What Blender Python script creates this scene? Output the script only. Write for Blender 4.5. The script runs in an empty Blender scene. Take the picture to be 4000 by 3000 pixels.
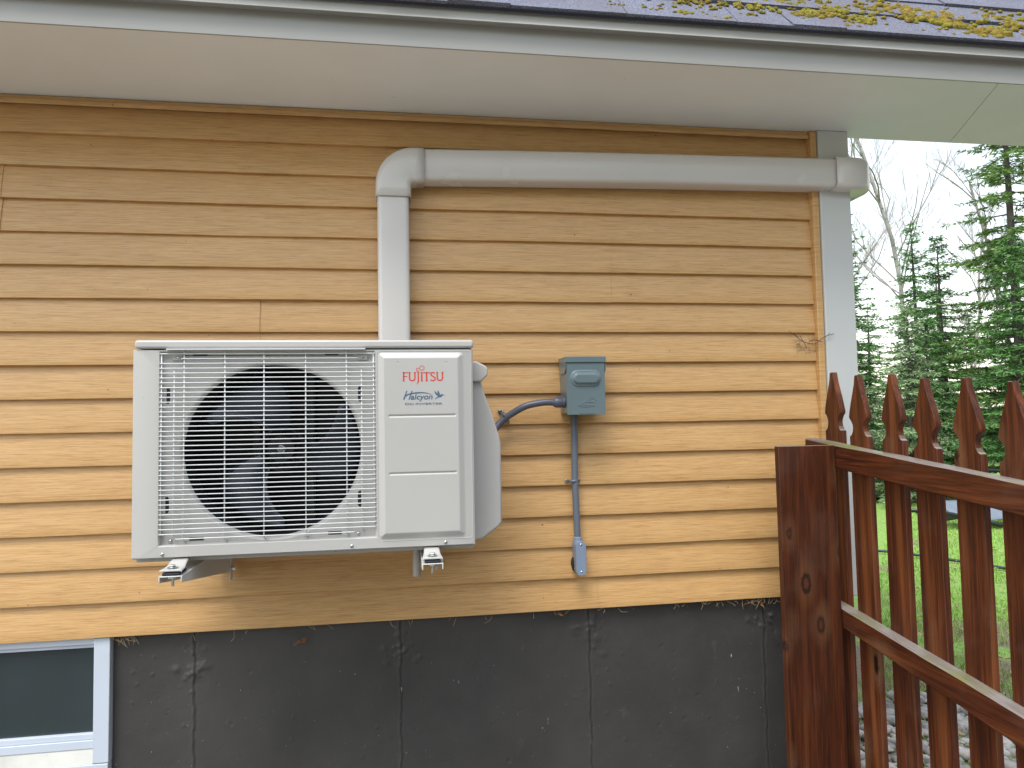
import bpy, bmesh, math, random
from mathutils import Vector, Matrix
from math import sin, cos, pi, radians, sqrt, atan2, exp

scene = bpy.context.scene
C = scene.collection
D0 = 2.289          # camera to wall distance
H0 = 1.65           # camera height

# ------------------------------------------------------------ camera
def cam_axes(yaw, pitch, roll):
    cy, sy, cp, sp = cos(yaw), sin(yaw), cos(pitch), sin(pitch)
    f = Vector((sy*cp, cy*cp, sp)); r = Vector((cy, -sy, 0)); u = r.cross(f)
    c, s = cos(roll), sin(roll)
    return c*r+s*u, -s*r+c*u, f
R_, U_, F_ = cam_axes(radians(8.73), radians(3.04), radians(-1.05))
cd = bpy.data.cameras.new('camera'); cam = bpy.data.objects.new('camera', cd); C.objects.link(cam)
cd.sensor_fit = 'HORIZONTAL'; cd.sensor_width = 36; cd.lens = 36*2750/4000
cd.clip_start = .02; cd.clip_end = 1000
cam.matrix_world = Matrix(((R_.x, U_.x, -F_.x, 0), (R_.y, U_.y, -F_.y, -D0), (R_.z, U_.z, -F_.z, H0), (0, 0, 0, 1)))
scene.camera = cam

# ------------------------------------------------------------ light
SUN_EL, SUN_AZ = radians(63), radians(212)      # azimuth measured clockwise from +y
w = bpy.data.worlds.new('World'); scene.world = w; w.use_nodes = True
nt = w.node_tree; nt.nodes.clear()
sky = nt.nodes.new('ShaderNodeTexSky'); sky.sky_type = 'NISHITA'; sky.sun_disc = False
sky.sun_elevation = SUN_EL; sky.sun_rotation = SUN_AZ
sky.air_density = 1.7; sky.dust_density = 1.0; sky.ozone_density = 1.0
hs = nt.nodes.new('ShaderNodeHueSaturation'); hs.inputs['Saturation'].default_value = .45
bg = nt.nodes.new('ShaderNodeBackground'); bg.inputs['Strength'].default_value = .13
wo = nt.nodes.new('ShaderNodeOutputWorld')
nt.links.new(sky.outputs[0], hs.inputs['Color']); nt.links.new(hs.outputs[0], bg.inputs[0]); nt.links.new(bg.outputs[0], wo.inputs[0])
sd = bpy.data.lights.new('sun', 'SUN'); so = bpy.data.objects.new('sun', sd); C.objects.link(so)
sd.energy = 1.3; sd.angle = radians(32); sd.color = (1, .985, .96)
sdir = Vector((sin(SUN_AZ)*cos(SUN_EL), cos(SUN_AZ)*cos(SUN_EL), sin(SUN_EL)))
so.rotation_euler = sdir.to_track_quat('Z', 'Y').to_euler(); so.location = (0, -6, 8)
scene.view_settings.view_transform = 'Standard'; scene.view_settings.look = 'None'
scene.view_settings.exposure = 1.32; scene.view_settings.gamma = 1

# ------------------------------------------------------------ materials
def newmat(name):
    m = bpy.data.materials.new(name); m.use_nodes = True
    return m, m.node_tree, m.node_tree.nodes['Principled BSDF']
def nd(t, typ, **kw):
    n = t.nodes.new(typ)
    for k, v in kw.items(): setattr(n, k, v)
    return n
def ramp(t, fac, stops):
    r = nd(t, 'ShaderNodeValToRGB'); e = r.color_ramp.elements
    while len(e) < len(stops): e.new(.5)
    for i, (p, c) in enumerate(stops):
        e[i].position = p; e[i].color = (c, c, c, 1) if not hasattr(c, '__len__') else (*c, 1)
    t.links.new(fac, r.inputs[0]); return r.outputs[0]
def coords(t, scale=(1, 1, 1), rnd=0, kind='Object'):
    tc = nd(t, 'ShaderNodeTexCoord'); mp = nd(t, 'ShaderNodeMapping'); mp.inputs['Scale'].default_value = scale
    src = tc.outputs[kind]
    if rnd:
        oi = nd(t, 'ShaderNodeObjectInfo'); ml = nd(t, 'ShaderNodeMath', operation='MULTIPLY'); ml.inputs[1].default_value = rnd
        t.links.new(oi.outputs['Random'], ml.inputs[0])
        va = nd(t, 'ShaderNodeVectorMath', operation='ADD'); t.links.new(src, va.inputs[0]); t.links.new(ml.outputs[0], va.inputs[1]); src = va.outputs[0]
    t.links.new(src, mp.inputs[0]); return mp.outputs[0]
def noise(t, vec, scale, detail=4, rough=.55, dist=0):
    n = nd(t, 'ShaderNodeTexNoise'); n.inputs['Scale'].default_value = scale; n.inputs['Detail'].default_value = detail
    n.inputs['Roughness'].default_value = rough; n.inputs['Distortion'].default_value = dist
    t.links.new(vec, n.inputs['Vector']); return n.outputs['Fac']
def mix(t, fac, a, b, mode='MIX'):
    m = nd(t, 'ShaderNodeMix', data_type='RGBA', blend_type=mode)
    for i, v in ((0, fac), (6, a), (7, b)):
        if isinstance(v, (int, float)): m.inputs[i].default_value = v
        elif isinstance(v, tuple): m.inputs[i].default_value = (*v, 1)
        else: t.links.new(v, m.inputs[i])
    return m.outputs[2]
def bump(t, b, h, strength, dist=.002, prev=None):
    bp = nd(t, 'ShaderNodeBump'); bp.inputs['Strength'].default_value = strength; bp.inputs['Distance'].default_value = dist
    t.links.new(h, bp.inputs['Height'])
    if prev is not None: t.links.new(prev, bp.inputs['Normal'])
    t.links.new(bp.outputs[0], b.inputs['Normal']); return bp.outputs[0]
def simple(name, col, rough=.5, metal=0, var=.08, vscale=6, bs=0, bscale=200, coat=0, spots=0, spotcol=(.08, .06, .04), spec=.5, spotscale=55):
    m, t, b = newmat(name)
    v = coords(t)
    n = noise(t, v, vscale, 5)
    f = ramp(t, n, [(.3, 1-var), (.7, 1+var)])
    c = mix(t, 1, f, col, 'MULTIPLY')
    if spots:
        s = noise(t, v, spotscale, 3, .6); k = ramp(t, s, [(spots, 0), (spots+.03, 1)])
        c = mix(t, k, c, spotcol)
    t.links.new(c, b.inputs['Base Color'])
    rr = ramp(t, noise(t, v, vscale*3, 4), [(.3, max(0, rough-.02)), (.7, min(1, rough+.03))]); t.links.new(rr, b.inputs['Roughness'])
    b.inputs['Metallic'].default_value = metal; b.inputs['Specular IOR Level'].default_value = spec
    if coat: b.inputs['Coat Weight'].default_value = coat; b.inputs['Coat Roughness'].default_value = .15
    if bs: bump(t, b, noise(t, v, bscale, 3), bs, .001)
    return m

def siding_mat():
    m, t, b = newmat('vinyl_siding')
    g = coords(t, (4, 4, 170)); g2 = coords(t, (9, 4, 380)); v = coords(t)
    n1 = noise(t, g, 1.6, 5, .62, .25); n2 = noise(t, g2, 1.5, 4, .7, .3)
    base = mix(t, ramp(t, n1, [(.3, 0), (.72, 1)]), (.54, .302, .112), (.70, .435, .188))
    base = mix(t, ramp(t, n2, [(.36, 1), (.5, 0)]), base, mix(t, 1, base, (.74, .68, .6), 'MULTIPLY'))
    base = mix(t, ramp(t, noise(t, v, 2.2, 4), [(.35, 0), (.7, .22)]), base, mix(t, 1, base, (.86, .84, .82), 'MULTIPLY'))
    s = noise(t, v, 46, 2, .5); base = mix(t, ramp(t, s, [(.765, 0), (.785, 1)]), base, (.07, .045, .03))
    t.links.new(base, b.inputs['Base Color']); b.inputs['Roughness'].default_value = .42; b.inputs['Specular IOR Level'].default_value = .55
    p = bump(t, b, n1, .35, .0012); bump(t, b, n2, .5, .0007, p)
    return m

def wood_mat(name, axis='z', rnd=7.0, tops=True, light=1.0, knots=()):
    m, t, b = newmat(name)
    sc = {'z': (1, 1, .035), 'y': (1, .035, 1)}[axis]
    v = coords(t, sc, rnd); vo = coords(t, (1, 1, 1), rnd)
    n1 = noise(t, v, 75, 6, .62, .8); n2 = noise(t, v, 230, 4, .6, .2); n3 = noise(t, vo, 5.5, 4, .6)
    ks = {'z': (6.5, 6.5, 2.7), 'y': (6.5, 2.7, 6.5)}[axis]
    vk = coords(t, ks, rnd*1.3); vv = nd(t, 'ShaderNodeTexVoronoi'); vv.inputs['Scale'].default_value = 1.0
    t.links.new(vk, vv.inputs['Vector']); kd = vv.outputs['Distance']
    ma = nd(t, 'ShaderNodeMath', operation='ADD'); t.links.new(kd, ma.inputs[0])
    ns = nd(t, 'ShaderNodeMath', operation='MULTIPLY'); t.links.new(noise(t, vo, 40, 3), ns.inputs[0]); ns.inputs[1].default_value = .09
    t.links.new(ns.outputs[0], ma.inputs[1])
    L = light
    c = mix(t, ramp(t, n1, [(.3, 0), (.68, 1)]), (.030*L, .0085*L, .0035*L), (.135*L, .034*L, .010*L))
    c = mix(t, ramp(t, n2, [(.35, .65), (.6, 0)]), c, (.02, .0065, .004))
    c = mix(t, ramp(t, n3, [(.55, 0), (.8, .45)]), c, (.12*L, .058*L, .034*L))
    c = mix(t, ramp(t, noise(t, v, 22, 3), [(.55, 0), (.72, .55)]), c, (.24*L, .078*L, .024*L))
    c = mix(t, ramp(t, ma.outputs[0], [(.1, 1), (.15, 0)]), c, (.012, .006, .005))
    halo = ramp(t, ma.outputs[0], [(.12, 0), (.16, .55), (.3, 0)]); c = mix(t, halo, c, (.17*L, .085*L, .04*L))
    for kx, kz, kr in knots:          # branch knots with their swirl of paler grain
        cc = coords(t, (1, 0, .5)); vd = nd(t, 'ShaderNodeVectorMath', operation='DISTANCE'); t.links.new(cc, vd.inputs[0]); vd.inputs[1].default_value = (kx, 0, kz*.5)
        am = nd(t, 'ShaderNodeMath', operation='MULTIPLY_ADD'); t.links.new(noise(t, vo, 90, 3), am.inputs[0]); am.inputs[1].default_value = .010; t.links.new(vd.outputs['Value'], am.inputs[2])
        c = mix(t, ramp(t, am.outputs[0], [(kr+.003, .38), (kr+.03, 0)]), c, (.15, .066, .032))
        c = mix(t, ramp(t, am.outputs[0], [(kr, 1), (kr+.004, 0)]), c, (.022, .009, .006)); c = mix(t, ramp(t, am.outputs[0], [(kr*.6, .9), (kr*.8, 0)]), c, (.085, .03, .014))
    if tops:
        ge = nd(t, 'ShaderNodeNewGeometry'); sx = nd(t, 'ShaderNodeSeparateXYZ'); t.links.new(ge.outputs['True Normal'], sx.inputs[0])
        up = ramp(t, sx.outputs[2], [(.45, 0), (.62, 1)])
        alg = mix(t, ramp(t, noise(t, vo, 7, 4), [(.5, 0), (.66, 1)]), (.25, .22, .20), (.19, .20, .07))
        alg = mix(t, ramp(t, n1, [(.3, 0), (.7, .5)]), alg, (.09, .06, .045))
        c = mix(t, up, c, alg)
    t.links.new(c, b.inputs['Base Color']); b.inputs['Specular IOR Level'].default_value = .28
    t.links.new(ramp(t, n3, [(.3, .38), (.7, .62)]), b.inputs['Roughness'])
    p = bump(t, b, n1, .35, .002); bump(t, b, n2, .3, .0008, p)
    return m

def foundation_mat():
    m, t, b = newmat('foundation_paint'); v = coords(t)
    n = noise(t, v, 3.2, 6, .6)
    c = mix(t, ramp(t, n, [(.35, 0), (.65, 1)]), (.040, .037, .035), (.056, .052, .049))
    for sc, th, seedv in ((70, .765, (1, 1, 1)), (34, .765, (1, 1, .35)), (120, .775, (1.3, 1, 1))):
        s = noise(t, coords(t, seedv), sc, 2, .45); c = mix(t, ramp(t, s, [(th, 0), (th+.02, 1)]), c, (.30, .31, .34))
    sm = noise(t, coords(t, (1, 1, .5)), 14, 4, .7); c = mix(t, ramp(t, sm, [(.66, 0), (.8, .35)]), c, (.12, .12, .13))
    t.links.new(c, b.inputs['Base Color']); b.inputs['Roughness'].default_value = .52; b.inputs['Specular IOR Level'].default_value = .45
    p = bump(t, b, noise(t, v, 28, 5, .6), .5, .004); q = bump(t, b, noise(t, v, 240, 3), .35, .0008, p)
    vo = nd(t, 'ShaderNodeTexVoronoi'); vo.inputs['Scale'].default_value = 16; t.links.new(v, vo.inputs['Vector'])
    bump(t, b, ramp(t, vo.outputs['Distance'], [(.03, 0), (.12, 1)]), .35, .002, q)
    return m

def shingle_mat():
    m, t, b = newmat('asphalt_shingle'); v = coords(t)
    n = noise(t, v, 380, 2, .5); n2 = noise(t, v, 5, 4)
    c = mix(t, ramp(t, n, [(.38, 0), (.62, 1)]), (.045, .046, .066), (.24, .25, .325))
    c = mix(t, ramp(t, n2, [(.4, 0), (.75, .6)]), c, (.10, .085, .085))
    t.links.new(c, b.inputs['Base Color']); b.inputs['Roughness'].default_value = .85
    bump(t, b, n, .8, .002); return m

def moss_mat():
    m, t, b = newmat('moss'); v = coords(t)
    n = noise(t, v, 60, 4, .7); n2 = noise(t, v, 9, 3)
    c = mix(t, ramp(t, n, [(.35, 0), (.65, 1)]), (.10, .085, .008), (.34, .29, .025))
    c = mix(t, ramp(t, n2, [(.45, 0), (.7, .8)]), c, (.26, .15, .025))
    t.links.new(c, b.inputs['Base Color']); b.inputs['Roughness'].default_value = .95
    bump(t, b, noise(t, v, 420, 3), 1, .004); return m

def foliage_mat(name, dark, light, tw=0):
    m, t, b = newmat(name)
    oi = nd(t, 'ShaderNodeObjectInfo'); v = coords(t)
    n = noise(t, v, 2.2, 3); n2 = noise(t, v, 30, 2)
    c = mix(t, ramp(t, n, [(.35, 0), (.65, 1)]), dark, light)
    c = mix(t, ramp(t, n2, [(.35, 0), (.7, .6)]), c, tuple(min(1, x*1.9) for x in light))
    c = mix(t, ramp(t, oi.outputs['Random'], [(0, 0), (1, .35)]), c, tuple(x*.55 for x in dark))
    t.links.new(c, b.inputs['Base Color']); b.inputs['Roughness'].default_value = .65
    b.inputs['Specular IOR Level'].default_value = .25
    return m

def ground_mat():
    m, t, b = newmat('lawn'); v = coords(t)
    n = noise(t, v, 1.1, 5, .6); n2 = noise(t, v, 22, 4, .7)
    sx = nd(t, 'ShaderNodeSeparateXYZ'); t.links.new(v, sx.inputs[0])
    c = mix(t, ramp(t, n2, [(.3, 0), (.7, 1)]), (.12, .23, .04), (.28, .44, .09))
    litter = mix(t, ramp(t, noise(t, v, 60, 4, .8), [(.35, 0), (.65, 1)]), (.10, .075, .05), (.30, .23, .16))
    mr = nd(t, 'ShaderNodeMapRange'); mr.inputs['From Min'].default_value = 4.2; mr.inputs['From Max'].default_value = 1.4; t.links.new(sx.outputs[1], mr.inputs[0])
    am = nd(t, 'ShaderNodeMath', operation='MULTIPLY_ADD'); t.links.new(mr.outputs[0], am.inputs[0]); am.inputs[1].default_value = .22; t.links.new(n, am.inputs[2])
    c = mix(t, ramp(t, am.outputs[0], [(.56, 0), (.68, 1)]), c, litter)
    m2 = nd(t, 'ShaderNodeMapRange'); m2.inputs['From Min'].default_value = -7; m2.inputs['From Max'].default_value = -5; t.links.new(sx.outputs[1], m2.inputs[0])
    m3 = nd(t, 'ShaderNodeMapRange'); m3.inputs['From Min'].default_value = 1.6; m3.inputs['From Max'].default_value = 1.2; t.links.new(sx.outputs[1], m3.inputs[0])
    mm = nd(t, 'ShaderNodeMath', operation='MULTIPLY'); t.links.new(m2.outputs[0], mm.inputs[0]); t.links.new(m3.outputs[0], mm.inputs[1])
    c = mix(t, mm.outputs[0], c, mix(t, ramp(t, noise(t, v, 45, 4, .8), [(.35, 0), (.65, 1)]), (.13, .125, .115), (.27, .255, .235)))  # unseen ground near the house, made grey-brown to reduce green bounce light
    t.links.new(c, b.inputs['Base Color']); b.inputs['Roughness'].default_value = .9
    bump(t, b, n2, .6, .03); return m

M = {}
KN = ((-.162, 1.122, .020), (-.117, .991, .017), (-.213, 1.281, .012), (-.040, 1.218, .014), (-.238, .93, .010))
M['siding'] = siding_mat()
M['wood'] = wood_mat('stained_cedar', light=1.15); M['wood_rail'] = wood_mat('stained_cedar_rail', 'y', 3.1, light=1.1)
M['wood_post'] = wood_mat('stained_cedar_post', 'z', 0, True, .82, KN)
M['foundation'] = foundation_mat(); M['shingle'] = shingle_mat(); M['moss'] = moss_mat()
M['soffit'] = simple('painted_aluminium', (.80, .82, .79), .45, 0, .03, 3, spots=.735, spotcol=(.40, .38, .34), spotscale=22)
M['fascia'] = simple('fascia_aluminium', (.34, .33, .30), .38, 0, .03, 3, spots=.74, spotcol=(.2, .18, .14), spotscale=26)
M['trim'] = simple('corner_trim_paint', (.58, .585, .565), .4, 0, .03, 2, spots=.75, spotscale=26)
M['duct'] = simple('ivory_pvc', (.64, .61, .58), .25, 0, .02, 3, spots=.755, coat=.3)
M['cab'] = simple('ivory_enamel', (.445, .43, .405), .34, 0, .015, 4, bs=.05, bscale=900, spots=.76, spotscale=70)
M['cab_in'] = simple('shroud_plastic', (.52, .51, .48), .35, 0, .02, 4)
M['wire'] = simple('coated_wire', (.62, .63, .62), .3, 0, .02, 4)
M['black'] = simple('black_plastic', (.010, .011, .014), .35, 0, .2, 6)
M['coil'] = simple('condenser_coil', (.006, .007, .010), .5, 0, .2, 6)
M['blade'] = simple('fan_blade_plastic', (.016, .021, .036), .3, 0, .15, 9)
M['steel'] = simple('zinc_steel', (.62, .66, .66), .22, 1, .1, 60)
M['screw'] = simple('chrome_screw', (.6, .6, .62), .16, 1, .1, 60)
M['motor'] = simple('galvanised_mount', (.06, .065, .07), .4, .3, .1, 20)
M['bracket'] = simple('cream_powder_coat', (.58, .58, .54), .38, 0, .02, 5)
M['rubber'] = simple('rubber', (.018, .018, .026), .7, 0, .1, 20)
M['boxgrey'] = simple('grey_enamel', (.135, .18, .19), .3, 0, .04, 6, bs=.06, bscale=500, coat=.15)
M['pvc'] = simple('grey_pvc', (.135, .155, .19), .38, 0, .05, 12)
M['pvcflex'] = simple('dark_grey_flexible_pvc', (.085, .09, .115), .32, 0, .08, 12)
M['lb'] = simple('blue_grey_pvc', (.21, .265, .36), .42, 0, .03, 12, spots=.8)
M['putty'] = simple('black_putty', (.02, .02, .02), .8, 0, .2, 30)
M['red'] = simple('red_print', (.62, .06, .03), .4, 0, .02); M['blue'] = simple('slate_print', (.06, .12, .19), .4, 0, .02)
M['sticker'] = simple('clear_decal', (.60, .595, .58), .28, 0, .01)
M['wframe'] = simple('white_vinyl', (.56, .61, .69), .35, 0, .03, 4, spots=.8, spotcol=(.3, .2, .12))
M['wsill'] = simple('weathered_white_vinyl', (.62, .61, .56), .5, 0, .12, 9, spots=.70, spotcol=(.3, .2, .1))
M['mossgreen'] = foliage_mat('spruce_foliage', (.028, .075, .026), (.11, .24, .06))
M['lichen'] = foliage_mat('lichen_spruce_foliage', (.07, .13, .055), (.25, .34, .17))
M['pine'] = foliage_mat('tall_spruce_foliage', (.06, .11, .03), (.16, .26, .07))
M['bark'] = simple('spruce_bark', (.075, .065, .055), .9, 0, .35, 8, bs=.6, bscale=40)
M['birch'] = simple('birch_bark', (.34, .32, .30), .75, 0, .35, 3, bs=.3, bscale=30, spots=.62, spotcol=(.05, .04, .04), spotscale=9)
M['twig'] = simple('bare_twig', (.30, .265, .25), .85, 0, .25, 5)
M['lawn'] = ground_mat()
M['grass'] = foliage_mat('grass_blades', (.16, .30, .05), (.33, .50, .11))
M['stone'] = simple('river_stone', (.28, .265, .25), .6, 0, .7, 11, bs=.2, bscale=120)
M['leaf'] = simple('dry_leaf', (.22, .10, .04), .8, 0, .3, 40)
M['straw'] = simple('dead_grass', (.36, .27, .15), .8, 0, .3, 30)
M['hose'] = simple('garden_hose_rubber', (.03, .045, .05), .5)
M['blackmetal'] = simple('black_tube', (.012, .013, .015), .35)
M['greyfab'] = simple('grey_blue_fabric', (.16, .185, .23), .8, 0, .08, 8)
m, t, b = newmat('window_glass'); b.inputs['Roughness'].default_value = .12
bump(t, b, noise(t, coords(t), 900, 2), .25, .0005); M['glass'] = m
c_ = noise(t, coords(t), 1.8, 4, .6); t.links.new(mix(t, ramp(t, c_, [(.35, 0), (.7, 1)]), (.022, .034, .034), (.034, .045, .05)), b.inputs['Base Color'])
m, t, b = newmat('translucent_tube'); b.inputs['Base Color'].default_value = (.62, .58, .54, 1); b.inputs['Roughness'].default_value = .3; b.inputs['Transmission Weight'].default_value = .35; M['tube'] = m

# ------------------------------------------------------------ mesh helpers (all in world metres; W maps camera-relative survey numbers)
def W(x, d, z): return Vector((x, d-D0, z+H0))
WORLD = {}
class MB:
    def __init__(s): s.v = []; s.f = []
    def add(s, vs, fs):
        o = len(s.v); s.v += [Vector(p) for p in vs]; s.f += [tuple(i+o for i in f) for f in fs]; return s
    def box(s, a, b):
        x0, y0, z0 = a; x1, y1, z1 = b
        return s.add([(x0,y0,z0),(x1,y0,z0),(x1,y1,z0),(x0,y1,z0),(x0,y0,z1),(x1,y0,z1),(x1,y1,z1),(x0,y1,z1)],
                     [(0,3,2,1),(4,5,6,7),(0,1,5,4),(1,2,6,5),(2,3,7,6),(3,0,4,7)])
    def obox(s, p, ax, ay, az):      # oriented box from a corner and three edge vectors
        p, ax, ay, az = map(Vector, (p, ax, ay, az))
        vs = [p, p+ax, p+ax+ay, p+ay]; vs += [q+az for q in vs]
        return s.add(vs, [(0,3,2,1),(4,5,6,7),(0,1,5,4),(1,2,6,5),(2,3,7,6),(3,0,4,7)])
    def prism(s, poly, ext):         # polygon of 3-D points, extruded by a vector
        n = len(poly); e = Vector(ext); vs = [Vector(p) for p in poly]; vs += [p+e for p in vs]
        fs = [tuple(range(n))[::-1], tuple(range(n, 2*n))] + [(i, (i+1) % n, (i+1) % n+n, i+n) for i in range(n)]
        return s.add(vs, fs)
    def tube(s, pts, r, seg=10, caps=True):
        pts = [Vector(p) for p in pts]; n = len(pts); rs = r if hasattr(r, '__len__') else [r]*n
        up = Vector((0, 0, 1)); vs = []; prev = None
        for i, p in enumerate(pts):
            t_ = (pts[min(i+1, n-1)]-pts[max(i-1, 0)]).normalized()
            a = prev if prev is not None else (up if abs(t_.z) < .9 else Vector((1, 0, 0)))
            bb = t_.cross(a).normalized(); a = bb.cross(t_).normalized(); prev = a
            for k in range(seg):
                q = 2*pi*k/seg; vs.append(p+rs[i]*(cos(q)*a+sin(q)*bb))
        fs = [(i*seg+k, i*seg+(k+1) % seg, (i+1)*seg+(k+1) % seg, (i+1)*seg+k) for i in range(n-1) for k in range(seg)]
        if caps: fs += [tuple(range(seg))[::-1], tuple(range((n-1)*seg, n*seg))]
        return s.add(vs, fs)
    def disc(s, c, nrm, r, h, seg=16, dome=0):
        c, nrm = Vector(c), Vector(nrm).normalized()
        pr = [(r, 0), (r, h*.7), (r*.86, h)]
        if dome: pr = [(r, 0), (r*.96, h*.35), (r*.75, h*.75), (r*.4, h*.97)]
        return s.loft(c, nrm, pr, seg)
    def loft(s, c, nrm, pr, seg=16, closed=True):
        c, nrm = Vector(c), Vector(nrm).normalized(); a = nrm.orthogonal().normalized(); bb = nrm.cross(a)
        vs = [c+nrm*h+rr*(cos(2*pi*k/seg)*a+sin(2*pi*k/seg)*bb) for rr, h in pr for k in range(seg)]; n = len(pr)
        fs = [(i*seg+k, i*seg+(k+1) % seg, (i+1)*seg+(k+1) % seg, (i+1)*seg+k) for i in range(n-1) for k in range(seg)]
        if closed: fs += [tuple(range(seg))[::-1], tuple(range((n-1)*seg, n*seg))]
        return s.add(vs, fs)
    def rings(s, rs, close=True):
        n = len(rs[0]); vs = [p for r in rs for p in r]
        fs = [(i*n+k, i*n+(k+1) % n, (i+1)*n+(k+1) % n, (i+1)*n+k) for i in range(len(rs)-1) for k in range(n if close else n-1)]
        return s.add(vs, fs)
    def grid(s, nx, ny, fn):
        vs = [fn(i/nx, j/ny) for j in range(ny+1) for i in range(nx+1)]
        return s.add(vs, [(j*(nx+1)+i, j*(nx+1)+i+1, (j+1)*(nx+1)+i+1, (j+1)*(nx+1)+i) for j in range(ny) for i in range(nx)])
    def build(s, name, mat, parent=None, smooth=None, bevel=0, solid=0, seg=2):
        org = WORLD.get(parent.name, Vector((0, 0, 0))) if parent else Vector((0, 0, 0))
        me = bpy.data.meshes.new(name); me.from_pydata([tuple(p-org) for p in s.v], [], s.f); me.update()
        bm = bmesh.new(); bm.from_mesh(me)
        if len(s.f) < 20000: bmesh.ops.recalc_face_normals(bm, faces=bm.faces)
        bm.to_mesh(me); bm.free()
        o = bpy.data.objects.new(name, me); C.objects.link(o); me.materials.append(mat if not isinstance(mat, str) else M[mat])
        if parent: o.parent = parent; WORLD[o.name] = org
        if smooth is not None:
            me.polygons.foreach_set('use_smooth', [True]*len(me.polygons))
            if smooth < 180: me.set_sharp_from_angle(angle=radians(smooth))
        if bevel:
            bv = o.modifiers.new('bevel', 'BEVEL'); bv.width = bevel; bv.segments = seg; bv.limit_method = 'ANGLE'; bv.angle_limit = radians(40); bv.harden_normals = False
            me.polygons.foreach_set('use_smooth', [True]*len(me.polygons)); me.set_sharp_from_angle(angle=radians(60))
        if solid:
            sf = o.modifiers.new('solid', 'SOLIDIFY'); sf.thickness = solid; sf.offset = 0
        return o
def tag(o, label=None, cat=None, group=None, kind=None):
    for k, v in (('label', label), ('category', cat), ('group', group), ('kind', kind)):
        if v: o[k] = v
    return o
def thing(name, loc, label, cat, group=None):
    o = bpy.data.objects.new(name, None); C.objects.link(o); o.location = loc; WORLD[o.name] = Vector(loc)
    return tag(o, label, cat, group)
def arc(cx, cz, r, a0, a1, n): return [(cx+r*cos(radians(a0+(a1-a0)*i/n)), cz+r*sin(radians(a0+(a1-a0)*i/n))) for i in range(n+1)]

# ------------------------------------------------------------ ground
g = MB(); g.box((-120, -120, -.5), (120, 120, 0)); tag(g.build('ground', 'lawn'), kind='structure')
rng = random.Random(4)
gb = MB()
for i in range(52000):
    q = rng.random()**1.6
    d = 3.0+q*11; lo = .78*d-.4; x = lo+rng.random()*(d*.42+.6); y = d-D0
    if x < 3.0 and y < 1.45 and rng.random() < .6: continue
    pn = sin(x*2.3+1)*cos(y*1.9)+sin(x*5.1+y*3.3)*.5
    if y < 4 and pn > .35 and rng.random() < .85: continue
    a = rng.random()*2*pi; h = .018+.03*rng.random(); wd = .0025+.002*q*3; ln = .6*h
    gb.add([(x-wd*cos(a), y-wd*sin(a), 0), (x+wd*cos(a), y+wd*sin(a), 0), (x+ln*rng.uniform(-1, 1), y+ln*rng.uniform(-1, 1), h)], [(0, 1, 2)])
tag(gb.build('lawn_grass', 'grass'), 'short bright green grass behind the wooden picket fence', 'grass', kind='stuff')
st = MB()
for i in range(2600):
    x = 1.45+rng.random()*1.65; y = -.5+rng.random()*2.0
    if x < 1.62 and y > 0: continue
    if y > 1.55-.25*(x-2.6)+.1*sin(x*9): continue
    r = .014+.03*rng.random()**2; ax, ay, az = r*rng.uniform(.8, 1.5), r*rng.uniform(.7, 1.1), r*rng.uniform(.4, .7); a = rng.random()*pi
    vs = []; z0 = rng.uniform(0, .02)
    for j, ph in enumerate((-60, -25, 15, 50)):
        for k in range(8):
            q = 2*pi*k/8; px, py = ax*cos(q)*cos(radians(ph)), ay*sin(q)*cos(radians(ph))
            vs.append((x+px*cos(a)-py*sin(a), y+px*sin(a)+py*cos(a), z0+az*sin(radians(ph))+az*.4))
    st.add(vs, [(j*8+k, j*8+(k+1) % 8, (j+1)*8+(k+1) % 8, (j+1)*8+k) for j in range(3) for k in range(8)]+[(24, 25, 26, 27, 28, 29, 30, 31)])
tag(st.build('river_stones', 'stone', smooth=180), 'bed of grey and tan river stones at the foot of the picket fence', 'stones', kind='stuff')
lv = MB()
for i in range(420):
    d = 3+rng.random()*9; x = .78*d+rng.random()*(d*.42); y = d-D0; a = rng.random()*6; s = .02+.02*rng.random(); z = .03+.02*rng.random()
    lv.add([(x+s*cos(a), y+s*sin(a), z), (x-.5*s*sin(a), y+.5*s*cos(a), z+.012), (x-s*cos(a), y-s*sin(a), z), (x+.5*s*sin(a), y-.5*s*cos(a), z+.006)], [(0, 1, 2, 3)])
tag(lv.build('leaf_litter', 'straw', solid=.001), 'scattered dry leaves lying on the lawn behind the fence', 'leaves', kind='stuff')

# ------------------------------------------------------------ house
house = thing('house', (0, .2, 0), 'tan clapboard sided house with dark painted foundation and grey boxed eave', 'house')
XL, XR = -4.2, 1.4425
S = .1016
def course(mb, x0, x1, k, off):
    z = .904-S*k+H0; top = z+S+.004; y = -off
    pr = [(y+.019, z+.0035), (y+.004, z+.0005), (y, z+.0012), (y-.0004, z+.004), (y+.002, z+.03), (y+.0145, top)]
    if k == 0: pr[-1] = (y+.0155, .997+H0)
    nx = max(2, int((x1-x0)/.12)); rn = random.Random(k*31+int(x0*10)); ph = rn.random()*6
    def wob(x): return .0007*sin(x*3.1+ph)+.0004*sin(x*9.7+ph*2)
    mb.grid(nx, len(pr)-1, lambda u, v: (x0+(x1-x0)*u, pr[round(v*(len(pr)-1))][0]+wob(x0+(x1-x0)*u), pr[round(v*(len(pr)-1))][1]+wob(x0+(x1-x0)*u+3)*.8))
    # cut end of the lap
    for xe in (x0, x1):
        mb.add([(xe, p[0], p[1]) for p in pr]+[(xe, y+.019, top)], [tuple(range(len(pr)+1))])
sid = MB()
seams = {2: -1.192, 3: -1.192, 4: .699, 5: .699, 6: -.446, 7: -.446, 14: .624, 15: .624, 10: -2.5, 11: -2.5, 8: -3.1, 9: -3.1}
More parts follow.
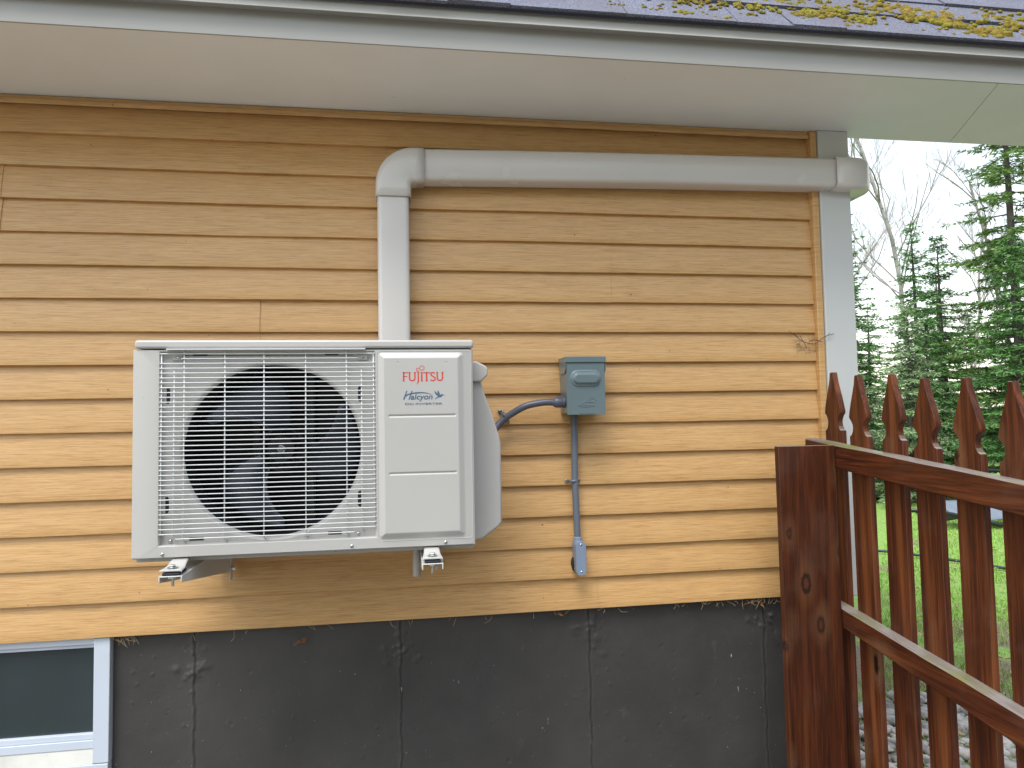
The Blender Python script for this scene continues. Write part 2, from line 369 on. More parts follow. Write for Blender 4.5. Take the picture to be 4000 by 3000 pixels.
for k in range(0, 16):
    if k in seams:
        course(sid, XL, seams[k], k, .0022); course(sid, seams[k]-.02, XR, k, 0)
    else: course(sid, XL, XR, k, 0)
sid.build('siding', 'siding', house, smooth=50)
wl = MB(); wl.box((XL, .0215, -.62+H0+.004), (1.568, .20, 1.03+H0)); wl.box((1.39, .202, .3), (1.568, 6, 1.03+H0)); wl.build('wall_core', 'siding', house)
tr = MB(); tr.box((XL, -.004, 1.004+H0), (1.44, .02, 1.0175+H0)); tr.box((XL, -.012, .990+H0), (1.44, -.0045, 1.003+H0)); tr.build('top_channel', 'siding', house, bevel=.0015)
jc = MB(); jc.box((1.443, -.015, -.622+H0), (1.4675, .017, 1.0175+H0)); jc.build('corner_channel', 'siding', house, bevel=.003)
cb = MB(); cb.box((1.4695, -.022, -.626+H0), (1.586, .10, 1.0185+H0)); cb.box((1.569, .1015, -.626+H0), (1.586, .21, 1.0185+H0)); cb.build('corner_board', 'trim', house, bevel=.003)
# foundation as a relief surface
seamx = [-.645, -.022, .597, 1.216]
rf = random.Random(9)
blobs = []
for sx_, sz_ in zip(seamx, (-.74, -.72, -.695, -.70)):
    for i in range(34):
        blobs.append((sx_+rf.gauss(.008, .022), sz_+rf.gauss(0, .028), rf.uniform(.003, .011), rf.uniform(.0005, .0035)))
    blobs.append((sx_-.05, sz_+.004, .011, .004))
for i in range(170): blobs.append((rf.uniform(-.9, 1.4), rf.uniform(-1.1, -.63), rf.uniform(.002, .006), rf.choice((-1, 1))*rf.uniform(.0008, .0025)))
from collections import defaultdict
cell = defaultdict(list)
for bl in blobs:
    for i in range(-1, 2):
        for j in range(-1, 2): cell[(int(bl[0]//.05)+i, int(bl[1]//.05)+j)].append(bl)
def fh(x, z):
    h = .0016*sin(x*7+1)*sin(z*9)+.0009*sin(x*23+z*11)
    for s in seamx:
        j = x-s-.0018*sin(z*41)-.001*sin(z*130)
        if abs(j) < .06: h += .0034*exp(-(j/.003)**2)*(.6+.4*sin(z*90+s*9)*sin(z*31)) - .0022*exp(-((j-.006)/.003)**2)+.0016*exp(-max(0, -j)/.02)*(1 if j < 0 else exp(-(j/.002)**2))
    for bx, bz, r, a in cell.get((int(x//.05), int(z//.05)), ()):
        q = ((x-bx)**2+(z-bz)**2)/(r*r)
        if q < 6: h += a*exp(-q)
    return h
fx0, fx1, fz0, fz1 = -.872, 1.56, -1.36, -.60
fd = MB(); fd.grid(700, 200, lambda u, v: (fx0+(fx1-fx0)*u, .030-fh(fx0+(fx1-fx0)*u, fz0+(fz1-fz0)*v), fz0+(fz1-fz0)*v+H0))
fd.box((fx0, .045, -.3), (1.56, .24, fz1+H0-.002)); fd.box((fx0, .032, -.3), (1.56, .0445, fz0+H0-.001))
fd.box((XL, .032, -.3), (-1.86, .24, fz1+H0)); fd.box((-1.86, .034, -.3), (fx0-.002, .24, -1.06+H0)); fd.box((1.4, .24, -.3), (1.56, 6, .29))
fd.build('foundation_wall', 'foundation', house, smooth=180)
# soffit, fascia, drip edge, roof
sf = MB(); YS = 1.878-D0
sf.box((XL, YS, 1.0195+H0), (2.02, -.001, 1.034+H0)); 
sf.add([(2.0215, -.001, 1.0195+H0), (3.4, -.001, 1.0195+H0), (3.4, YS, 1.0195+H0), (1.83, YS, 1.0195+H0)], [(0, 1, 2, 3)])
sf.v.pop(); sf.v.pop(); sf.v.pop(); sf.v.pop(); sf.f.pop()
sf = MB()
zs = 1.0195+H0
def slab(poly, h=.014): sf.prism([(x, y, zs) for x, y in poly], (0, 0, h))
slab([(XL, YS), (1.832, YS), (2.035, .02), (XL, .02)]); slab([(1.8345, YS), (3.4, YS), (3.4, .02), (2.0375, .02)])
sf.build('soffit', 'soffit', house)
fa = MB(); fa.box((XL, YS-.006, 1.0185+H0), (3.4, YS-.0005, 1.094+H0))
fa.build('fascia', 'fascia', house, bevel=.001)
de = MB()
pr = [(YS-.022, 1.131), (YS-.023, 1.100), (YS-.028, 1.0925), (YS-.035, 1.0865), (YS-.034, 1.0855), (YS-.022, 1.0885), (YS-.0065, 1.0905), (YS-.0065, 1.131)]
de.prism([(XL, y, z+H0) for y, z in pr], (3.4-XL, 0, 0)); de.build('drip_edge', 'fascia', house, smooth=35)
bk = MB(); bk.box((1.60, .021, zs+.001), (3.4, .036, zs+.42)); bk.build('rear_fascia', 'soffit', house)
# roof deck + shingle courses
TH = radians(50); ct, sn = cos(TH), sin(TH)
E0 = Vector((0, YS-.026, 1.133+H0))
def RP(x, s, n): return Vector((x, E0.y+s*ct-n*sn, E0.z+s*sn+n*ct))
roof = MB()
rr = random.Random(2)
for c in range(9):
    s0 = c*.143; x = XL+rr.random()*.3
    while x < 3.45:
        wd = rr.choice((.2, .26, .33, .17)); j = rr.uniform(-.004, .004) if c else rr.uniform(-.003, .003); lay = .0045*(rr.random() < .45)
        a, bq = x+.0012, min(x+wd, 3.45)-.0012
        lo, hi = s0+j-(.012 if c == 0 else 0), s0+.16
        vs = [RP(a, lo, .004), RP(bq, lo, .004), RP(bq, hi, .001), RP(a, hi, .001), RP(a, lo, .012+lay), RP(bq, lo, .012+lay), RP(bq, hi, .006), RP(a, hi, .006)]
        roof.add(vs, [(0,3,2,1),(4,5,6,7),(0,1,5,4),(1,2,6,5),(2,3,7,6),(3,0,4,7)]); x += wd
rfo = roof.build('roof', 'shingle', house)
rd = MB(); rd.prism([RP(XL, -.005, -.012), RP(XL, -.005, .0035), RP(XL, 4.2, .0005), RP(XL, 4.2, -.012)], (3.45-XL, 0, 0)); rd.build('roof_deck', 'shingle', rfo)
ed = MB(); ed.prism([RP(XL, -.0135, -.004), RP(XL, -.0135, .0039), RP(XL, .03, .0035), RP(XL, .03, -.004)], (3.45-XL, 0, 0)); ed.build('shingle_edge', 'rubber', rfo)
# moss on the roof
mo = MB(); rm = random.Random(12)
def clump(x, s, r):
    hh = r*.75; n0 = .010
    nx = 10; vs = []
    for j, ph in enumerate((0, 25, 50, 72)):
        for k in range(nx):
            q = 2*pi*k/nx; rad = r*cos(radians(ph))*(1+.22*rm.uniform(-1, 1)); vs.append(RP(x+rad*cos(q)*1.15, s+rad*sin(q)*.9, n0+hh*sin(radians(ph))*(1+.2*rm.uniform(-1, 1))))
    vs.append(RP(x, s, n0+hh)); L = len(vs)-1
    mo.add(vs, [(j*nx+k, j*nx+(k+1) % nx, (j+1)*nx+(k+1) % nx, (j+1)*nx+k) for j in range(3) for k in range(nx)]+[(3*nx+k, 3*nx+(k+1) % nx, L) for k in range(nx)])
def colony(x, s, n, sp, rmax):
    for i in range(int(n*1.35)):
        r = rmax*rm.uniform(.25, .75); clump(x+rm.gauss(0, sp), max(.0, s+rm.gauss(0, sp*.6)), r)
for x, s, n, sp, r_ in [(.245, .03, 7, .008, .010), (.62, .05, 6, .03, .008), (.74, .06, 5, .02, .008), (.80, .035, 9, .012, .011), (.87, .14, 30, .05, .012), (.97, .15, 40, .05, .013),
    (1.02, .06, 8, .012, .010), (1.08, .17, 40, .06, .014), (1.22, .10, 34, .035, .016), (1.20, .19, 30, .06, .016), (1.33, .13, 26, .035, .015), (1.40, .08, 24, .028, .016),
    (1.33, .045, 8, .02, .008), (1.62, .13, 26, .035, .018), (1.55, .19, 40, .06, .018), (1.70, .17, 40, .045, .02), (1.72, .09, 26, .03, .02), (1.83, .06, 26, .03, .022), (1.76, .035, 10, .02, .012),
    (1.95, .17, 40, .07, .018), (2.1, .12, 40, .09, .018), (2.3, .16, 50, .1, .018), (1.45, .2, 20, .08, .012), (1.0, .23, 24, .1, .011), (2.6, .12, 40, .12, .018)]:
    colony(x, s, n, sp, r_)
for i in range(130): clump(rm.uniform(.6, 2.6), rm.uniform(.01, .3), rm.uniform(.003, .008))
tag(mo.build('roof_moss', 'moss', smooth=180), 'yellow green moss clumps growing on the grey shingles of the eave', 'moss', kind='stuff')

# basement window
win = MB(); 
wf = win; wf.box((-.919, .006, -.985+H0), (-.8745, .06, -.622+H0)); wf.box((-1.82, .004, -1.06+H0), (-.876, .062, -.987+H0)); wf.box((-1.82, .012, -.641+H0), (-.9195, .06, -.620+H0))
wroot = wf.build('basement_window', 'wframe', house, bevel=.002)
q = MB(); q.box((-1.82, .020, -.652+H0), (-.9195, .06, -.6415+H0)); q.box((-1.82, .02, -.920+H0), (-.9195, .055, -.903+H0)); q.box((-1.82, .015, -.945+H0), (-.9195, .055, -.9205+H0)); q.box((-1.217, .024, -.902+H0), (-1.198, .05, -.653+H0))
q.build('sash', 'wframe', wroot, bevel=.0015)
q = MB(); q.prism([(-1.82, .055, -.9455+H0), (-1.82, .017, -.9455+H0), (-1.82, .008, -.9865+H0), (-1.82, .055, -.9865+H0)], (.9005, 0, 0)); q.build('sill', 'wsill', wroot)
q = MB(); q.box((-1.82, .034, -.905+H0), (-.919, .037, -.650+H0)); q.build('pane', 'glass', wroot)
q = MB(); q.box((-1.82, .046, -1.0+H0), (-.9, .15, -.62+H0)); q.build('window_recess', 'rubber', wroot)

# ------------------------------------------------------------ line-set duct
def rrect(w_, h_, r, n=4):   # rounded rectangle outline (u across, v outward); flat against the wall at v=0
    return [(-w_/2, 0), (-w_/2, h_-r)]+[(x, z) for x, z in arc(-w_/2+r, h_-r, r, 180, 90, n)][1:]+[(x, z) for x, z in arc(w_/2-r, h_-r, r, 90, 0, n)]+[(w_/2, 0)]
def sweep(mb, path, w_, h_, r):      # path of (x, z, nx, nz) on the wall: across vector (nx,nz)
    rs = []
    for x, z, nx, nz in path: rs.append([Vector((x+u*nx, -v-.001, z+u*nz)) for u, v in rrect(w_, h_, r)])
    return mb.rings(rs)
duct = thing('line_set_duct', (0, 0, 2.4), 'glossy off-white refrigerant line duct running up from the unit and right under the eave', 'duct')
HD = .068
a = MB(); sweep(a, [(-.0285, .12+H0, 1, 0), (-.0285, .745+H0, 1, 0)], .100, HD, .015); a.build('vertical_channel', 'duct', duct, smooth=40)
a = MB(); n = 24
rs = []
for i in range(n+1):
    x = .05+(1.545-.05)*i/n; z = .8265+.0245*(i/n)+H0-.004*sin(pi*i/n)*0+.003*sin(pi*i/n); rs.append((x, z, 0, 1))
sweep(a, rs, .103, HD, .015); a.build('horizontal_channel', 'duct', duct, smooth=40)
a = MB(); path = [(-.0275, .718+H0, 1, 0), (-.0275, .745+H0, 1, 0)]
rs = []
for i in range(11):
    an = radians(180-90*i/10); c0 = (.040, .757+H0); rad = .0675
    nx, nz = -cos(an), -sin(an)
    path.append((c0[0]+rad*cos(an), c0[1]+rad*sin(an), nx, nz))
path.append((.071, .757+.0675+H0, 0, -1)); sweep(a, path, .109, HD+.006, .017)
el = a.build('elbow', 'duct', duct, smooth=45, solid=.003)
for x, z in ((-.0785, .772), (.0262, .772)):
    a = MB(); a.disc((x, -.055, z+H0), (-.7 if x < 0 else .2, -.8, -.1), .0045, .003, 12); a.build('vent_hole', 'rubber', el)
a = MB()
path = [(1.515, 0), (1.585, 0), (1.60, 0), (1.625, .004), (1.643, .014), (1.652, .030), (1.6525, .055)]
rs = []
# end elbow wrapping round the corner: outline across z, sweeps from +x to +y
out = rrect(.108, HD+.010, .016)
zc = .851+H0
for x, t_ in ((1.500, 0), (1.575, 0)): rs.append([Vector((x, -v_-.001, zc-u_)) for u_, v_ in out])
for i in range(1, 11):
    an = radians(90*i/10); cx_, cy_ = 1.575, .012
    rs.append([Vector((cx_+(v_+.013)*sin(an), cy_-(v_+.013)*cos(an), zc-u_)) for u_, v_ in out])
rs.append([Vector((1.588+v_, .16, zc-u_)) for u_, v_ in out])
a.rings(rs); a.build('corner_elbow', 'duct', duct, smooth=45, solid=.003)

# ------------------------------------------------------------ outdoor unit
UY = 1.859-D0       # front plane
unit = thing('outdoor_unit', (-.24, UY+.15, -.321+H0), 'ivory outdoor heat pump unit with wire fan grille hung on the siding', 'heat pump')
UX0, UX1, UZ0, UZ1 = -.664, .1815, -.321, .1945
CX, CZ = -.331, -.062
def rect_ring(x0, x1, z0, z1, y, angs, r=0):
    out = []
    for an in angs:
        dx, dz = cos(an), sin(an); ts = []
        if dx > 1e-9: ts.append((x1-CX)/dx)
        if dx < -1e-9: ts.append((x0-CX)/dx)
        if dz > 1e-9: ts.append((z1-CZ)/dz)
        if dz < -1e-9: ts.append((z0-CZ)/dz)
        t_ = min(ts); out.append(Vector((CX+t_*dx, y, CZ+t_*dz+H0)))
    return out
RX0, RX1, RZ0, RZ1 = -.602, -.0735, -.2925, .1905
angs = [2*pi*i/128 for i in range(128)]
for (x0, x1, z0, z1) in ((UX0, UX1, UZ0, UZ1), (RX0, RX1, RZ0, RZ1), (RX0+.004, RX1-.004, RZ0+.004, RZ1-.004)):
    angs += [atan2(z-CZ, x-CX) % (2*pi) for x in (x0, x1) for z in (z0, z1)]
angs = sorted(set(round(a_, 6) for a_ in angs))
def circ(r, y): return [Vector((CX+r*cos(a_), y, CZ+r*sin(a_)+H0)) for a_ in angs]
fr = MB(); e = .006
fr.rings([rect_ring(UX0, UX1, UZ0, UZ1, UY+.28, angs), rect_ring(UX0, UX1, UZ0, UZ1, UY+e*1.3, angs), rect_ring(UX0+.0012, UX1-.0016, UZ0+.001, UZ1-.0008, UY+e*.45, angs),
          rect_ring(UX0+.005, UX1-.007, UZ0+.003, UZ1-.002, UY, angs), rect_ring(RX0, RX1, RZ0, RZ1, UY, angs), rect_ring(RX0+.002, RX1-.002, RZ0+.002, RZ1-.002, UY+.002, angs),
          rect_ring(RX0+.004, RX1-.004, RZ0+.004, RZ1-.004, UY+.013, angs)])
fr.box((UX0+.002, UY+.262, UZ0+.002+H0), (UX1-.002, UY+.279, UZ1+H0-.002)); fr.box((UX0+.003, UY+.03, UZ0+H0-.012), (UX1-.003, UY+.27, UZ0+H0+.004))
fr.build('cabinet', 'cab', unit, smooth=38)
sh = MB()
sh.rings([rect_ring(RX0+.004, RX1-.004, RZ0+.004, RZ1-.004, UY+.0132, angs), circ(.2285, UY+.0132), circ(.2245, UY+.0145), circ(.2205, UY+.019), circ(.2175, UY+.025)])
sh.build('fan_shroud', 'cab', unit, smooth=32)
sh = MB(); sh.rings([circ(.2174, UY+.0251), circ(.2165, UY+.032), circ(.216, UY+.10)]); sh.build('fan_ring', 'black', unit, smooth=32)
cp = MB()
zc0, zc1 = .197+H0, .2185+H0
cp.box((UX0-.001+.006, UY-.004, zc0), (UX1+.0015, UY+.285, zc1)); cp.build('top_cover', 'cab', unit, bevel=.006, seg=3)
tl = MB(); tl.box((-.583, UY-.012, .1925+H0), (-.098, UY+.010, .1955+H0)); tl.build('grille_top_flange', 'wire', unit, bevel=.001)
# interior
co = MB(); co.box((-.61, UY+.235, -.30+H0), (-.08, UY+.245, .19+H0)); co.box((-.62, UY+.05, -.30+H0), (-.612, UY+.24, .19+H0)); co.box((-.075, UY+.05, -.30+H0), (-.068, UY+.24, .19+H0))
co.box((-.61, UY+.03, .178+H0), (-.08, UY+.24, .189+H0)); co.box((-.61, UY+.03, -.314+H0), (-.08, UY+.24, -.304+H0)); co.build('condenser_coil', 'coil', unit)
mb_ = MB(); mb_.box((-.272, UY+.205, -.30+H0), (-.252, UY+.225, .185+H0)); mb_.box((-.345, UY+.2, .040+H0), (-.252, UY+.226, .068+H0)); mb_.box((-.275, UY+.19, -.115+H0), (-.235, UY+.2, -.085+H0)); mb_.box((-.42, UY+.205, -.30+H0), (-.40, UY+.225, .185+H0))
mb_.build('motor_mount', 'motor', unit, bevel=.002)
fan = MB(); hubc = Vector((CX+.010, UY+.075, CZ+H0)); fan.loft(hubc, (0, -1, 0), [(.036, -.04), (.036, 0), (.033, .006), (.0, .006)], 32)
fan.loft(hubc+Vector((0, .01, 0)), (0, -1, 0), [(.058, -.04), (.058, 0), (.054, 0), (.054, -.04)], 40, False)
for i in range(8):
    an = i*pi/4; fan.obox(hubc+Vector((.034*cos(an), .0, .034*sin(an))), (.022*cos(an), 0, .022*sin(an)), (0, .03, 0), (-.002*sin(an), 0, .002*cos(an)))
fo = fan.build('fan', 'black', unit, smooth=40)
for bidx, a0 in enumerate((100, 215, 338)):
    bl = MB()
    def bf(u, v, a0=a0):
        r = .056+.148*u; sw = 30*u**1.3; span = 46+26*u - 34*max(0, u-.85)/.15*.5
        ang = radians(a0+sw-span*.5+span*v)
        return (hubc.x+r*cos(ang), hubc.y+.055-.075*v*(.6+.4*u)+.008*sin(pi*v), hubc.z+r*sin(ang))
    bl.grid(14, 12, bf); bl.build('blade', 'blade', fo, smooth=180, solid=.003)
bo = MB(); bo.disc(hubc+Vector((0, -.006, 0)), (0, -1, 0), .0105, .004, 20); bo.disc(hubc+Vector((0, -.010, 0)), (0, -1, 0), .0065, .006, 6); bo.build('hub_nut', 'steel', fo)
# grille of wires
gr = MB(); GY = UY-.003; rows = 39; zt, zb = .1835, -.2745
for i in range(rows):
    z = zt+(zb-zt)*i/(rows-1)+H0; x0, x1 = -.5985, -.0755
    if i == 1: x0, x1 = -.548, -.118
    if i == rows-1: x0, x1 = -.560, -.130
    gr.tube([(x0-.002, GY+.004, z), (x0+.0005, GY+.0005, z), (x0+.004, GY, z), (x1-.004, GY, z), (x1-.0005, GY+.0005, z), (x1+.002, GY+.004, z)], .00135, 6)
for x, z0, z1 in ((-.596, zt-.001, zb+.010), (-.5665, zt-.034, zb+.001), (-.543, .1935, zb-.007), (-.446, .1935, zb-.007), (-.3515, .1935, zb-.007), (-.249, .1935, zb-.007), (-.147, .1935, zb-.005), (-.109, zt-.034, zb+.004), (-.0785, zt-.001, zb+.016)):
    gr.tube([(x, GY+.0032, z0+H0), (x, GY+.0032, z1+H0), (x+.002, GY+.016, z1-.002+H0)], .0017, 6)
gr.build('fan_grille', 'wire', unit, smooth=180)
for x, z in ((-.584, .080), (-.1145, .079), (-.585, -.192), (-.1165, -.192)):
    sg = 1 if x < -.3 else -1; yy = UY+.0128
    sl = MB(); sl.prism([(x-.004*sg, yy, z-.0205+H0), (x+.0015*sg, yy, z-.0205+H0), (x+.0045*sg, yy, z-.015+H0), (x+.0045*sg, yy, z+.015+H0), (x+.0015*sg, yy, z+.0205+H0), (x-.004*sg, yy, z+.0205+H0)], (0, .002, 0)); sl.build('vent_slot', 'coil', unit)
for x, z, h in ((-.515, -.278, .004), (-.179, -.277, .004), (-.509, .1815, .0022), (-.185, .1815, .0022)):
    sl = MB(); sl.box((x-.017, UY+.0126, z-h+H0), (x+.017, UY+.0146, z+h+H0)); sl.build('vent_slot', 'coil', unit)
sl = MB(); sl.box((-.548, UY+.0127, .1798+H0), (-.13, UY+.0146, .1812+H0)); sl.build('seam_gap', 'coil', unit)
tb = MB(); tb.box((-.574, UY+.008, .168+H0), (-.549, UY+.011, .182+H0)); tb.build('grille_tab', 'cab', unit, bevel=.001)
tb = MB(); tb.box((-.118, UY+.008, .167+H0), (-.094, UY+.011, .181+H0)); tb.build('grille_tab', 'cab', unit, bevel=.001)
for x, z, y in ((-.591, -.311, UY), (-.136, -.3105, UY), (.103, -.311, UY), (-.559, .1745, UY+.008), (-.107, .1735, UY+.008), (-.576, -.281, UY+.012), (-.120, -.281, UY+.012)):
    s_ = MB(); s_.disc((x, y, z+H0), (0, -1, 0), .0047, .0032, 16, 1); s_.box((x-.0028, y-.0036, z-.0005+H0), (x+.0028, y-.0029, z+.0005+H0)); s_.box((x-.0005, y-.0038, z-.0028+H0), (x+.0005, y-.0028, z+.0028+H0)); s_.build('screw', 'screw', unit, smooth=40)
# service panel as a pressed relief
PX0, PX1, PZ0, PZ1 = -.0665, .1555, -.2965, .1855
def sdr(x, z, x0, x1, z0, z1, r):
    cx_, cz_ = (x0+x1)/2, (z0+z1)/2; qx = abs(x-cx_)-(x1-x0)/2+r; qz = abs(z-cz_)-(z1-z0)/2+r
    return sqrt(max(qx, 0)**2+max(qz, 0)**2)+min(max(qx, qz), 0)-r
def sst(a_, b_, x): x = min(1, max(0, (x-a_)/(b_-a_))); return x*x*(3-2*x)
def ph_(x, z):
    d = -sdr(x, z, PX0, PX1, PZ0, PZ1, .010); h = .0085*min(1, max(0, (d-.0005)/.0155)); 
    h = .0085*(sst(0, .0165, d)*.35+.65*min(1, max(0, d/.0155)))
    for gz in (.0195, -.1295):
        dd = sqrt(max(0, abs(x-.047)-.0845)**2+(z-gz)**2); h -= .0026*(1-sst(.0005, .0038, dd))
    for px, pz in ((-.016, .158), (.110, .158)):
        dd = sqrt((x-px)**2+(z-pz)**2); h -= .002*(1-sst(.0008, .0022, dd))
    return h
sp = MB(); sp.grid(150, 300, lambda u, v: (PX0+(PX1-PX0)*u, UY-.0004-ph_(PX0+(PX1-PX0)*u, PZ0+(PZ1-PZ0)*v), PZ0+(PZ1-PZ0)*v+H0))
panel = sp.build('service_panel', 'cab', unit, smooth=180)
rim = MB(); 
ringo = []
for off, yy in ((0, .0005), (.0008, -.0006), (.0018, -.0006), (.0026, .0005)):
    x0, x1, z0, z1 = -.0705+off, .1765-off, -.303+off, .1905-off; r = .008
    pts = [(x, z) for cx_, cz_, a0 in ((x1-r, z1-r, 0), (x0+r, z1-r, 90), (x0+r, z0+r, 180), (x1-r, z0+r, 270)) for x, z in arc(cx_, cz_, r, a0, a0+90, 5)]
    ringo.append([Vector((x, UY+yy, z+H0)) for x, z in pts])
rim.rings(ringo); rim.build('panel_rim', 'cab', panel, smooth=60)
# printed marks
PXS, PZS = 1.2485e-4, 1.205e-4
YP = UY-.0091
def P(px, py, k=0): return Vector((-.004+(px-675)*PXS, YP-k, .133-(py-572)*PZS+H0))
st_ = MB(); st_.box((P(585, 375).x, YP+.0003, P(585, 1340).z), (P(1625, 375).x, YP+.0004+.0005, P(585, 375).z)); st_.build('decal', 'sticker', panel)
def stroke(mb, pts, wd, k=.0002, taper=None):
    pts = [Vector((p[0], p[1])) for p in pts]; n = len(pts); L, R = [], []
    for i, p in enumerate(pts):
        t_ = (pts[min(i+1, n-1)]-pts[max(i-1, 0)]).normalized(); nn = Vector((-t_.y, t_.x)); ww = wd*(taper[i] if taper else 1)/2
        L.append(p+nn*ww); R.append(p-nn*ww)
    poly = L+R[::-1]
    for i in range(n-1):
        mb.prism([P(q_.x, q_.y, k) for q_ in (L[i], L[i+1], R[i+1], R[i])], (0, .0002, 0))
def smooth_pts(pts, n=5):
    out = []; m_ = len(pts)
    for i in range(m_-1):
        p0, p1, p2, p3 = [Vector(pts[max(0, min(m_-1, j))]) for j in (i-1, i, i+1, i+2)]
        for k in range(n):
            t_ = k/n; out.append(.5*((2*p1)+(-p0+p2)*t_+(2*p0-5*p1+4*p2-p3)*t_*t_+(-p0+3*p1-3*p2+p3)*t_**3))
    out.append(Vector(pts[-1])); return out
fj = MB()
def stem(x, y0=574, y1=767, wd=32): stroke(fj, [(x, y0), (x, y1)], wd); stroke(fj, [(x-26, y0+4), (x+26, y0+4)], 8); 
stem(700); stroke(fj, [(675, 764), (725, 764)], 8); stroke(fj, [(690, 582), (790, 582)], 18); stroke(fj, [(788, 576), (788, 604)], 8); stroke(fj, [(700, 662), (776, 662)], 16)
def ushape(xl, xr):
    c_ = (xl+xr)/2; r = (xr-xl)/2; stroke(fj, [(xl, 574), (xl, 700)]+[(c_-r*cos(radians(a_)), 700+r*1.02*sin(radians(a_))) for a_ in range(10, 171, 16)]+[(xr, 700), (xr, 574)], 29)
    stroke(fj, [(xl-24, 578), (xl+24, 578)], 8); stroke(fj, [(xr-24, 578), (xr+24, 578)], 8)
ushape(822, 932); ushape(1397, 1507)
stroke(fj, [(1003, 574), (1003, 740)]+[(1002, 765), (996, 790), (985, 812), (966, 836)], 30, taper=[1, 1, 1, .9, .6, .2]); stroke(fj, [(977, 578), (1029, 578)], 8)
stem(1075); stroke(fj, [(1049, 764), (1101, 764)], 8)
stroke(fj, [(1176, 580), (1176, 767)], 33); stroke(fj, [(1150, 764), (1202, 764)], 8); stroke(fj, [(1112, 584), (1248, 584)], 20); stroke(fj, [(1114, 576), (1114, 604)], 8); stroke(fj, [(1246, 576), (1246, 604)], 8)
stroke(fj, smooth_pts([(1348, 604), (1320, 586), (1290, 584), (1266, 606), (1272, 640), (1310, 665), (1346, 692), (1352, 725), (1330, 752), (1292, 758), (1252, 738)]), 27)
stroke(fj, smooth_pts([(1036, 478), (1048, 450), (1080, 436), (1114, 450), (1126, 484), (1110, 518), (1078, 531), (1048, 516), (1025, 494), (1000, 483), (974, 492), (962, 518), (974, 545), (1000, 553), (1026, 538)]), 13)
fj.build('lettering', 'red', panel)
hl = MB()
stroke(hl, [(765, 975), (697, 1165)], 26, taper=[.8, 1.15]); stroke(hl, [(872, 975), (806, 1165)], 22)
stroke(hl, smooth_pts([(728, 1092), (790, 1055), (880, 1032), (1000, 1019), (1120, 1022), (1220, 1040), (1297, 1068)]), 24, .0003, [(.9+.25*min(1, i/8))*(1 if i < 16 else max(.1, 1-(i-16)/15)) for i in range(31)])
bird = [(1565, 1076), (1510, 1066), (1490, 1053), (1468, 1060), (1452, 1076), (1440, 1030), (1412, 970), (1398, 1000), (1393, 1052), (1370, 1010), (1335, 975), (1345, 1035), (1366, 1068), (1400, 1088), (1398, 1108), (1372, 1132), (1337, 1156), (1357, 1158), (1408, 1126), (1456, 1124), (1490, 1104), (1508, 1080)]
hl.prism([P(x, y, .0002) for x, y in bird], (0, .0002, 0))
lo_ = hl.build('emblem', 'blue', panel)
def text(s, x0, x1, ybase, hcap, parent, name, mat, shear=0, bold=0):
    cu = bpy.data.curves.new(name, 'FONT'); cu.body = s; cu.size = 1; cu.shear = shear; cu.offset = bold
    tmp = bpy.data.objects.new('tmp_text', cu); C.objects.link(tmp); bpy.context.view_layer.update()
    me = bpy.data.meshes.new_from_object(tmp.evaluated_get(bpy.context.evaluated_depsgraph_get()))
    xs = [v.co.x for v in me.vertices]; a_, b_ = min(xs), max(xs); mb = MB(); vs = []
    for v in me.vertices:
        p = P(x0+(x1-x0)*(v.co.x-a_)/(b_-a_), ybase-v.co.y*hcap, .0003); vs.append(p)
    mb.add(vs, [tuple(p.vertices) for p in me.polygons])
    bpy.data.objects.remove(tmp); bpy.data.meshes.remove(me)
    return mb.build(name, mat, parent, solid=.0002)
text('alcyon', 838, 1296, 1162, 168, panel, 'lettering', 'blue', .22, .012)
text('DC', 727, 910, 1277, 58, panel, 'lettering', 'blue', 0, .008)
text('INVERTER', 945, 1497, 1276, 54, panel, 'lettering', 'blue', 0, .008)
# valve cover with hand grip on the right flank
vc = MB(); y0, y1 = 1.97-D0, 2.125-D0
pr = [(.175, .150), (.212, .150), (.216, .112), (.222, .085), (.245, .02), (.262, -.035), (.2675, -.062), (.2675, -.280), (.258, -.293), (.212, -.326), (.175, -.330)]
vc.prism([(x, y0, z+H0) for x, z in pr], (0, y1-y0, 0)); vco = vc.build('valve_cover', 'cab', unit, bevel=.006, seg=3)
hg = MB(); pr = [(.176, .170), (.200, .1705), (.226, .158), (.233, .150), (.233, .131), (.222, .120), (.213, .112), (.176, .112)]
hg.prism([(x, y0-.012, z+H0) for x, z in pr], (0, .10, 0)); hg.build('hand_grip', 'cab', vco, bevel=.005, seg=3)
s_ = MB(); s_.disc((.186, y0-.001, -.003+H0), (0, -1, 0), .003, .003, 12, 1); s_.build('screw', 'screw', vco, smooth=40)

